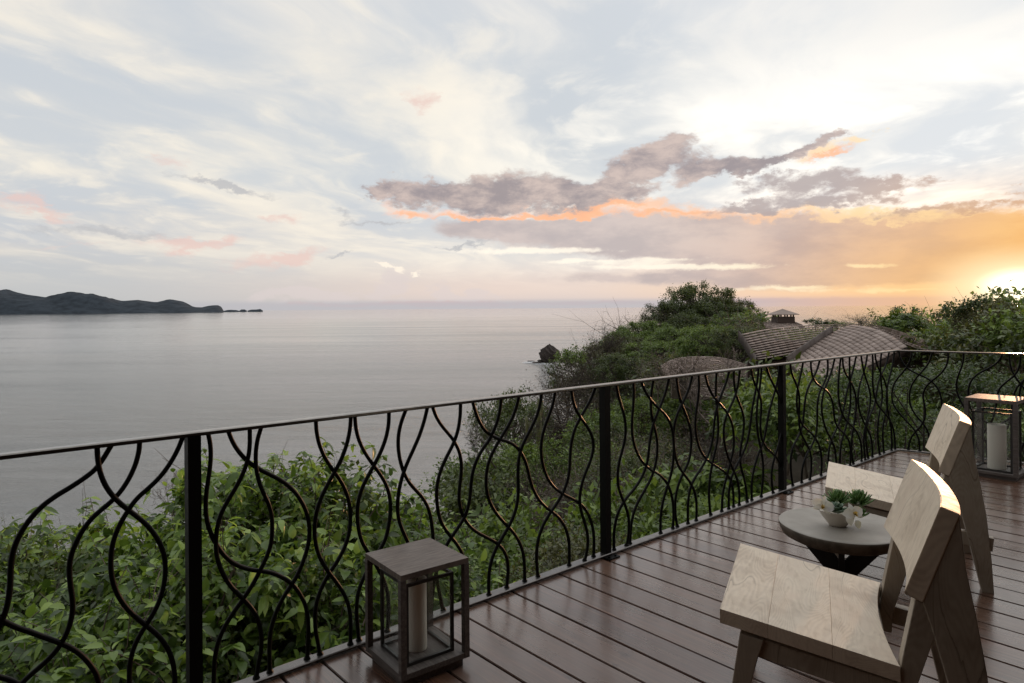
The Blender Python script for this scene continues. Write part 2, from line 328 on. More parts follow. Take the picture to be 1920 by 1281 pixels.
def mat_glass():
    m, t, b, o = material('lantern_glass')
    g = t.new('ShaderNodeBsdfGlossy'); g.inputs['Roughness'].default_value = .03; g.inputs['Color'].default_value = (1, 1, 1, 1)
    tr = t.new('ShaderNodeBsdfTransparent'); tr.inputs[0].default_value = (.97, .98, .975, 1)
    lw = t.new('ShaderNodeLayerWeight'); lw.inputs[0].default_value = .5; fz = t.math('ADD', t.math('MULTIPLY', t.math('POWER', lw.outputs['Facing'], 4.5), .7), .03)
    mx = t.new('ShaderNodeMixShader'); t.l.new(fz, mx.inputs[0]); t.l.new(tr.outputs[0], mx.inputs[1]); t.l.new(g.outputs[0], mx.inputs[2]); t.l.new(mx.outputs[0], o.inputs[0]); return m
M_DECK = mat_deck()
M_TEAK = mat_teak('pale_teak'); M_TEAKB = mat_teak('pale_teak_back', 1., (2.2, 3.2, 1.3)); M_TEAKL = mat_teak('shade_toned_teak_legs', .52, (6., 5., 1.))  # leg tone lowered: shade of the chair sides painted into the wood colour
M_IRON = mat_simple('wrought_iron', (.005, .0045, .004), .42, .0, .11, 30., .4, .12)
M_RAIL = mat_simple('iron_handrail', (.20, .19, .18), .22, 1., .6, 22., .35, .03)
M_RAILB = mat_simple('iron_bottom_rail', (.15, .14, .135), .3, .9, .6, 22., .4, .04)
M_LANT = mat_wood_grey('grey_lantern_wood', (.085, .070, .062), (.150, .125, .112), .6)
M_LANTT = mat_wood_grey('grey_lantern_top', (.095, .072, .058), (.19, .152, .128), .5, (3, 34, 3))
M_DARKMETAL = mat_simple('lantern_frame_metal', (.035, .031, .028), .45, .2, .5, 20., .3)
M_GLASS = mat_glass()
M_WAX = mat_simple('candle_wax', (.88, .82, .72), .55, 0, .4, 3., .12)
M_CONC = mat_simple('table_concrete', (.33, .30, .26), .55, 0, .4, 4., .35, .15)
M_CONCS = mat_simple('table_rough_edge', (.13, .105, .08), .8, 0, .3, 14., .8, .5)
M_BLACK = mat_simple('black_table_base', (.008, .0075, .007), .5, 0, .4)
M_BOWL = mat_simple('white_bowl', (.62, .57, .50), .45, 0, .45, 4., .1)
M_PETAL = mat_leaf('orchid_petal', [(.72, .72, .76), (.82, .82, .84)], .3, .5, .3)
M_PETALC = mat_simple('orchid_centre', (.62, .42, .10), .5, 0, .3, 40., .6)
M_SUCC = mat_leaf('succulent_leaf', [(.09, .17, .05), (.16, .28, .09), (.26, .40, .15)], .12, .35, .5)
M_SUCC2 = mat_leaf('succulent_rosette', [(.07, .12, .07), (.14, .21, .13)], .1, .35, .5)
M_BARK = mat_simple('bark', (.11, .085, .065), .85, 0, .2, 12., .6, .5)
M_TWIG = mat_simple('dry_twig', (.17, .135, .115), .85, 0, .2, 12., .5)
M_TWIGD = mat_simple('dark_twig', (.075, .06, .05), .85, 0, .2, 12., .5)
G_ = [(.040, .066, .014), (.082, .130, .025), (.135, .200, .038), (.21, .29, .06)]
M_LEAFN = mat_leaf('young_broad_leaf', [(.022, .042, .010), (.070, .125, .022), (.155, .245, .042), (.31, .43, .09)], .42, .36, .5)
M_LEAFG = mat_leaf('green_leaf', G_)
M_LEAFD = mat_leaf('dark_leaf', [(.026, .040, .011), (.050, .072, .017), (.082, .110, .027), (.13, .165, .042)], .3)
M_LEAFO = mat_leaf('olive_leaf', [(.044, .048, .019), (.078, .082, .028), (.12, .122, .042), (.165, .165, .062)], .32)
M_LEAFB = mat_leaf('dry_brown_leaf', [(.05, .038, .025), (.08, .062, .042), (.12, .095, .065)], .25, .6, .2)
M_SOIL = mat_simple('hillside_soil', (.045, .036, .024), .95, 0, .1, .5, .7, .6)
M_TILE = None
def mat_tile():
    m, t, b, o = material('clay_roof_tile'); g = t.new('ShaderNodeNewGeometry'); i = g.outputs['Random Per Island']
    n = t.noise(g.outputs['Position'], 1.3, 5., .6); f = t.math('ADD', t.math('MULTIPLY', i, .26), t.math('MULTIPLY', n, .62))
    col = t.cramp(f, [(.2, (.17, .130, .112)), (.45, (.27, .212, .184)), (.75, (.38, .305, .27))])
    setp(t, b, color=col, rough=.8, spec=.25, normal=t.bump(t.noise(g.outputs['Position'], 20., 4.), .3, .01)); return m
M_TILE = mat_tile()
M_FASCIA = mat_simple('dark_stained_fascia', (.060, .040, .032), .7, 0, .3, 3., .4)
M_WALL = mat_simple('tan_render', (.13, .105, .08), .85, 0, .2, 2., .3, .2)
M_ROCK = mat_simple('sea_rock', (.055, .045, .040), .9, 0, .2, .12, .8, .6)
M_FOAM = mat_simple('sea_foam', (.75, .76, .78), .8, 0, .3, .3, .1)
M_HILL = mat_simple('haze_toned_far_hills', (.036, .046, .058), .95, 0, .1, .004, .75)  # blue-grey of distant haze is painted into the forest colour
M_HEDGE = mat_leaf('hedge_leaf', [(.018, .032, .010), (.036, .062, .018), (.060, .095, .026), (.10, .14, .04)], .35)
M_WALLD = mat_simple('unseen_wall_dark', (.055, .040, .032), .7, 0, .3, 2., .4)  # for the unseen walls that keep light off the terrace
# ------------------------------------------------------------------ frames of the terrace
P1 = Vector((-1.259, 2.683, 0)); RA = rad(40.74)
D1 = Vector((math.cos(RA), math.sin(RA), 0)); N1 = Vector((math.sin(RA), -math.cos(RA), 0))       # along the long rail / towards the terrace
CN = P1 + D1 * 7.06; RB = rad(-38.8)
D2 = Vector((math.cos(RB), math.sin(RB), 0)); N2 = Vector((math.sin(RB), -math.cos(RB), 0))
def T(s, t, z=0.): return P1 + D1 * s + N1 * t + Vector((0, 0, z))
SEA = -50.0

# ------------------------------------------------------------------ sea
def mat_sea():
    m, t, b, o = material('evening_sea'); c = t.new('ShaderNodeNewGeometry').outputs['Position']
    w1 = t.noise(t.mapping(c, rot=(0, 0, rad(8)), scale=(.030, .075, 1)), 1., 8., .70, .4)
    w2 = t.noise(t.mapping(c, rot=(0, 0, rad(-5)), scale=(.16, .42, 1)), 1., 5., .65, .3)
    st = t.noise(t.mapping(c, rot=(0, 0, rad(3)), scale=(.0009, .0075, 1)), 1., 5., .6, .4)
    st2 = t.noise(t.mapping(c, rot=(0, 0, rad(-4)), scale=(.0025, .02, 1)), 1., 5., .65, .8)
    sv = t.math('ADD', t.math('MULTIPLY', st, .6), t.math('MULTIPLY', st2, .4))
    col = t.mix(t.ramp(sv, .38, .62), (.112, .109, .100), (.145, .141, .130))
    ln = t.new('ShaderNodeVectorMath', operation='LENGTH'); t.l.new(c, ln.inputs[0]); far = ln.outputs['Value']
    amp = t.math('MULTIPLY', t.ramp(far, 150., 1300., 1., .12, True), t.ramp(sv, .36, .62, .5, 1.15))
    bn = t.new('ShaderNodeBump'); t.l.new(t.math('ADD', t.math('MULTIPLY', w1, 7.), t.math('MULTIPLY', w2, 2.2)), bn.inputs['Height']); t.l.new(t.math('MULTIPLY', amp, 1.), bn.inputs['Strength']); bn.inputs['Distance'].default_value = 1.0
    setp(t, b, color=col, rough=t.math('MULTIPLY', t.ramp(sv, .35, .65, .10, .26), t.ramp(far, 300., 5000., 1., .35, False)), spec=1., normal=bn.outputs[0]); b.inputs['IOR'].default_value = 1.72
    return m
tag(add('sea', npmesh('sea', [(-3e5, -300, SEA), (3e5, -300, SEA), (3e5, 3.5e5, SEA), (-3e5, 3.5e5, SEA)], [(0, 1, 2, 3)], mat_sea())), kind='structure')

def vnoise(x, y, f, seed=0):
    """cheap smooth value noise on numpy arrays"""
    x = np.asarray(x) * f; y = np.asarray(y) * f; xi = np.floor(x).astype(int); yi = np.floor(y).astype(int); fx = x - xi; fy = y - yi
    h = lambda a, b: (np.sin(a * 127.1 + b * 311.7 + seed * 74.7) * 43758.5453) % 1.0
    u = fx * fx * (3 - 2 * fx); v = fy * fy * (3 - 2 * fy)
    return (h(xi, yi) * (1 - u) + h(xi + 1, yi) * u) * (1 - v) + (h(xi, yi + 1) * (1 - u) + h(xi + 1, yi + 1) * u) * v
def fbm2(x, y, f, o=4, seed=0): return sum(vnoise(x, y, f * 2 ** k, seed + k) * .5 ** k for k in range(o)) / (2 - .5 ** (o - 1))

# far headland and islets
def ridge(name, prof, D0, D1_, depth, n=140, rows=12, base=None, rough=1.):
    xs = [p[0] for p in prof]; ys = [p[1] for p in prof]; V = []
    for j in range(rows + 1):
        v = j / rows
        for i in range(n + 1):
            x = xs[0] + (xs[-1] - xs[0]) * i / n; y = np.interp(x, xs, ys); f = (x - xs[0]) / (xs[-1] - xs[0])
            Dr = D0 + (D1_ - D0) * f + depth * .45; top = max(1., at(x, y, Dr).z - SEA)
            DD = D0 + (D1_ - D0) * f + depth * v; p = at(x, 590, DD)
            sh = math.sin(min(1, v / .45) * math.pi / 2) ** .8 if v <= .45 else math.cos((v - .45) / .55 * math.pi / 2)
            nz = float(fbm2(np.array(p.x), np.array(p.y), rough / 900., 4)) - .5
            hgt = top * max(0, sh * (1 + (0.12 * nz if abs(v - .45) < .05 else 1.1 * nz)))
            V.append((p.x, p.y, SEA - 3 + (hgt + 3 if 0 < j < rows else 0)))
    F = [(j * (n + 1) + i, j * (n + 1) + i + 1, (j + 1) * (n + 1) + i + 1, (j + 1) * (n + 1) + i) for j in range(rows) for i in range(n)]
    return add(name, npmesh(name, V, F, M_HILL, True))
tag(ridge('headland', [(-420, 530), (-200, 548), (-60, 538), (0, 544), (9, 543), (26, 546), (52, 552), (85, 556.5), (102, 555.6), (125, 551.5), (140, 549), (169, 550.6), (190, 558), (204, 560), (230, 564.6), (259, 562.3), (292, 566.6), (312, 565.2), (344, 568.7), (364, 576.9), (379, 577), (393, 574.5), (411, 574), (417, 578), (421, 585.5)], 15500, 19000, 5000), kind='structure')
for i, (pr, nm, lb) in enumerate([([(420, 583), (426, 581.9), (434, 581.3), (443, 581.7), (449, 583)], 'islet', 'low dark islet just off the tip of the far headland'),
                                  ([(449, 582.6), (452.5, 580.4), (458.5, 580.2), (463, 582.6)], 'islet', 'small humped islet in the middle of the three far islets'),
                                  ([(464, 582.6), (471, 580.6), (481, 580.5), (488, 579.6), (493, 582.6)], 'islet', 'longest far islet, rightmost of the three on the horizon')]):
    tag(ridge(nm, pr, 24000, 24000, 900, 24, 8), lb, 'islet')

# sea stack with its reef and a little foam
def rock_mesh(name, w_, d_, h_, seed, sub=4, sharp=1.):
    bm = bmesh.new(); bmesh.ops.create_icosphere(bm, subdivisions=sub, radius=1)
    for v in bm.verts:
        c = v.co.copy(); n = (float(fbm2(np.array(c.x * 3 + c.z * 2 + seed), np.array(c.y * 3 - c.z * 2.4), 1.2, 4)) - .5)
        z = (c.z + 1) / 2; r = (1 - .50 * z ** 2.2 * sharp) * (1 + .55 * n)
        v.co = Vector((c.x * w_ * r, c.y * d_ * r, (z ** .72) * h_ * (1 + .18 * n) - .12 * h_))
    me = bpy.data.meshes.new(name); bm.to_mesh(me); bm.free(); me.materials.append(M_ROCK); return me
rp = at(1031, 680, 645)
tag(add('sea_stack', rock_mesh('sea_stack', 10.5, 9, 19.0, 3, 5), None, None, (rp.x, rp.y, SEA)), 'dark steep sea stack standing alone in the water left of the wooded hill', 'rock')
for i, (px, py, w_, h_, lb) in enumerate([(1007, 681, 5.0, 1.2, 'low flat reef rock just left of the sea stack'), (996, 677.5, 4.0, .7, 'tiny reef rock awash, leftmost by the sea stack'), (1016, 679.5, 4.5, 2.6, 'dark ledge of rock against the left foot of the sea stack')]):
    q = at(px, py, 645 * (680 - 577.8) / (py - 577.8))
    tag(add('reef_rock', rock_mesh('reef_rock', w_, 3., h_ * 1.3, 11 + i, 3, .6), None, None, (q.x, q.y, SEA)), lb, 'rock')
V = []; F = []
for k in range(90):
    px = 985 + 62 * random.random(); py = 682.2 + random.gauss(0, 1.2) - (2.5 if px < 1010 else 0); q = at(px, py, 51.55 * 1280 / (py - 577.7))
    L = random.uniform(1., 6.) ; Wd = random.uniform(.4, 1.5); n0 = len(V)
    for a in range(9):
        an = a / 9 * 2 * math.pi; V.append((q.x + L * math.cos(an) * random.uniform(.6, 1), q.y + Wd * math.sin(an) * random.uniform(.5, 1.2), SEA + .05 + .004 * k))
    F.append(tuple(range(n0, n0 + 9)))
tag(add('sea_foam', pydata('sea_foam', V, F, M_FOAM)), kind='stuff')

# ------------------------------------------------------------------ hillside
CTRL = []
def cp(px, py, Y, h): p = at(px, py, Y); CTRL.append((p.x, p.y, p.z - h))
for a in [(50, 1010, 7, 2.2), (300, 985, 8, 2.2), (520, 925, 7.5, 2.6), (640, 960, 9, 2.6), (740, 915, 24, 3), (800, 880, 30, 3), (880, 850, 38, 3),
          (1000, 930, 16, 2.2), (1000, 850, 28, 2.6), (1100, 800, 35, 2.8), (1200, 760, 40, 3), (1300, 740, 38, 3), (1350, 830, 18, 2.4), (1550, 800, 14, 2.4), (1550, 740, 24, 2.6),
          (1800, 700, 13, 2.4), (1800, 640, 24, 2.6), (1000, 790, 48, 2.8), (1060, 735, 62, 2.8), (1120, 690, 75, 3.6), (1200, 640, 88, 4), (1310, 600, 98, 5), (1420, 612, 92, 4), (1500, 625, 70, 3), (1700, 612, 50, 3), (1900, 605, 50, 3), (2300, 610, 40, 3), (2300, 640, 20, 3)]: cp(*a)
for px, Y, z in [(480, 24, -22), (620, 30, -24), (740, 44, -30), (900, 66, -30), (1000, 80, -26), (1090, 105, -26), (1300, 135, -30), (1600, 120, -32), (1900, 100, -30), (2300, 90, -30), (60, 11, -6.5), (300, 11.5, -6.8), (560, 13, -7.5), (100, 16, -13), (420, 17, -13), (600, 17, -11), (-200, 14, -10), (-200, 25, -30), (100, 22, -22), (0, 34, -45), (300, 34, -42), (700, 64, -56), (900, 92, -60), (1000, 112, -60), (1100, 150, -60), (1500, 165, -62), (2000, 150, -62), (-600, 8, -5), (-800, 20, -25)]:
    p = at(px, 578, Y); CTRL.append((p.x, p.y, z))
for s, t, z in [(-3, -1.2, -3.2), (0, -1.2, -3.4), (3, -1.2, -3.3), (6, -1.2, -2.9), (2, 3, -2.4), (6, 5, -2.2), (-3, 6, -2.4), (9, 4, -2.4), (9, -2, -2.8)]:
    p = T(s, t); CTRL.append((p.x, p.y, z))
CT = np.array(CTRL)
def ground_z(x, y):
    x = np.atleast_1d(np.asarray(x, float)); y = np.atleast_1d(np.asarray(y, float))
    d = np.hypot(x[:, None] - CT[None, :, 0], y[:, None] - CT[None, :, 1]) + .3; wgt = d ** -3.6
    z = (wgt * CT[None, :, 2]).sum(1) / wgt.sum(1)
    z = z + (fbm2(x, y, .16, 4, 5) - .5) * .9
    px = np.where(y > 2, 960 + 1280 * x / np.maximum(y, 2), -3000)      # the bluff falls away to the sea on this side
    edge = np.interp(y, [8, 11, 14, 22, 30, 38, 48, 62, 75, 95, 120], [-2500, -200, 330, 690, 780, 850, 950, 1020, 1070, 1150, 1260])
    z = z - 1.5 * np.clip(edge - px, 0, 4000) / 1280 * np.clip(y, 8, 200) - np.clip(y - 104, 0, 200)
    return np.maximum(z, -70)
gx = np.concatenate([np.arange(-60, -14, 3.), np.arange(-14, 100, 1.2), np.arange(100, 190, 5.)]); gy = np.concatenate([np.arange(-12, 60, 1.1), np.arange(60, 190, 2.6)])
GX, GY = np.meshgrid(gx, gy); GZ = ground_z(GX.ravel(), GY.ravel())
nx, ny = len(gx), len(gy); idx = np.arange(nx * ny).reshape(ny, nx)
tag(add('hillside', npmesh('hillside', np.c_[GX.ravel(), GY.ravel(), GZ], np.stack([idx[:-1, :-1], idx[:-1, 1:], idx[1:, 1:], idx[1:, :-1]], -1).reshape(-1, 4), M_SOIL, True)), kind='structure')

# ------------------------------------------------------------------ deck
deck = empty('deck', tuple(P1), RA, kind='structure')
def clip(poly, a, b, c):      # keep a*x + b*y <= c
    o = []
    for i in range(len(poly)):
        p, q = poly[i], poly[(i + 1) % len(poly)]; fp = a * p[0] + b * p[1] - c; fq = a * q[0] + b * q[1] - c
        if fp <= 0: o.append(p)
        if fp * fq < 0: k = fp / (fp - fq); o.append((p[0] + (q[0] - p[0]) * k, p[1] + (q[1] - p[1]) * k))
    return o
def plank(name, poly, thick, bev=.003, ox=0, oy=0, z=0.):
    """poly in deck (s, t); object origin at (ox, oy); local x runs along t"""
    bm = bmesh.new(); pts = [(t - oy, s - ox) for s, t in poly]
    a = [bm.verts.new((x, y, 0)) for x, y in pts]; b = [bm.verts.new((x, y, -thick)) for x, y in pts]; n = len(pts)
    bm.faces.new(a); bm.faces.new(b[::-1])
    for i in range(n): bm.faces.new((a[i], b[i], b[(i + 1) % n], a[(i + 1) % n]))
    bmesh.ops.recalc_face_normals(bm, faces=bm.faces)
    bmesh.ops.bevel(bm, geom=[e for e in bm.edges if all(v.co.z > -.001 for v in e.verts)], offset=bev, segments=2, affect='EDGES')
    me = bpy.data.meshes.new(name); bm.to_mesh(me); bm.free(); me.materials.append(M_DECK)
    for p in me.polygons: p.use_smooth = False
    o = add(name, me, deck); o.location = (ox, -oy, z); o.rotation_euler = (0, 0, rad(-90)); return o
# deck empty's local x = s, local y = -t.  A plank's local x = t (rotated -90 deg), local y = s
TN = math.tan(rad(90 - 79.54))
for k in range(-26, 42):
    s0 = 1.081 + .1845 * k; s1 = s0 + .1845 - .0095
    if s0 < -3.6 or s0 > 8.3: continue
    tout = -.062 - random.uniform(0, .012); ends = [(tout, 6.2)]
    if random.random() < .3: j = random.uniform(1.6, 4.6); ends = [(tout, j - .002), (j + .002, 6.2)]
    for (t0, t1) in ends:
        poly = [(s0, t0), (s1, t0), (s1, t1), (s0, t1)]
        poly = clip(poly, 1, -TN, 7.06 - .155)      # the border board along the short rail
        if len(poly) < 3 or abs(sum(poly[i][0] * poly[(i + 1) % len(poly)][1] - poly[(i + 1) % len(poly)][0] * poly[i][1] for i in range(len(poly)))) < .004: continue
        plank('plank', poly, .028, .003, s0, (t0 + t1) / 2, random.uniform(-.0012, .0012))
def bpt(u, q):        # along the short rail u, inwards q  ->  (s, t)
    p = CN + D2 * u + N2 * q - P1; return (p.dot(D1), p.dot(N1))
for u0, u1 in ((-.02, 2.6), (2.605, 5.2)): plank('border_plank', [bpt(u0, -.07), bpt(u1, -.07), bpt(u1, .145), bpt(u0, .145)], .028, .003, 7.06, 0, .0016)
o = add('deck_light_block', box_mesh('deck_light_block', (-3.6, -6.1, -.25), (6.85, -.02, -.035), M_FASCIA, 0), deck)  # solid dark box added under the boards to stop light leaking through
o = add('edge_joist', box_mesh('edge_joist', (-3.6, -.03, -.22), (7.05, .03, -.032), M_FASCIA, .002), deck)
for s in (-2.4, .0, 2.4, 4.8): add('deck_pile', box_mesh('deck_pile', (s - .07, -.6, -4.5), (s + .07, -.46, -.2), M_FASCIA, .004), deck)

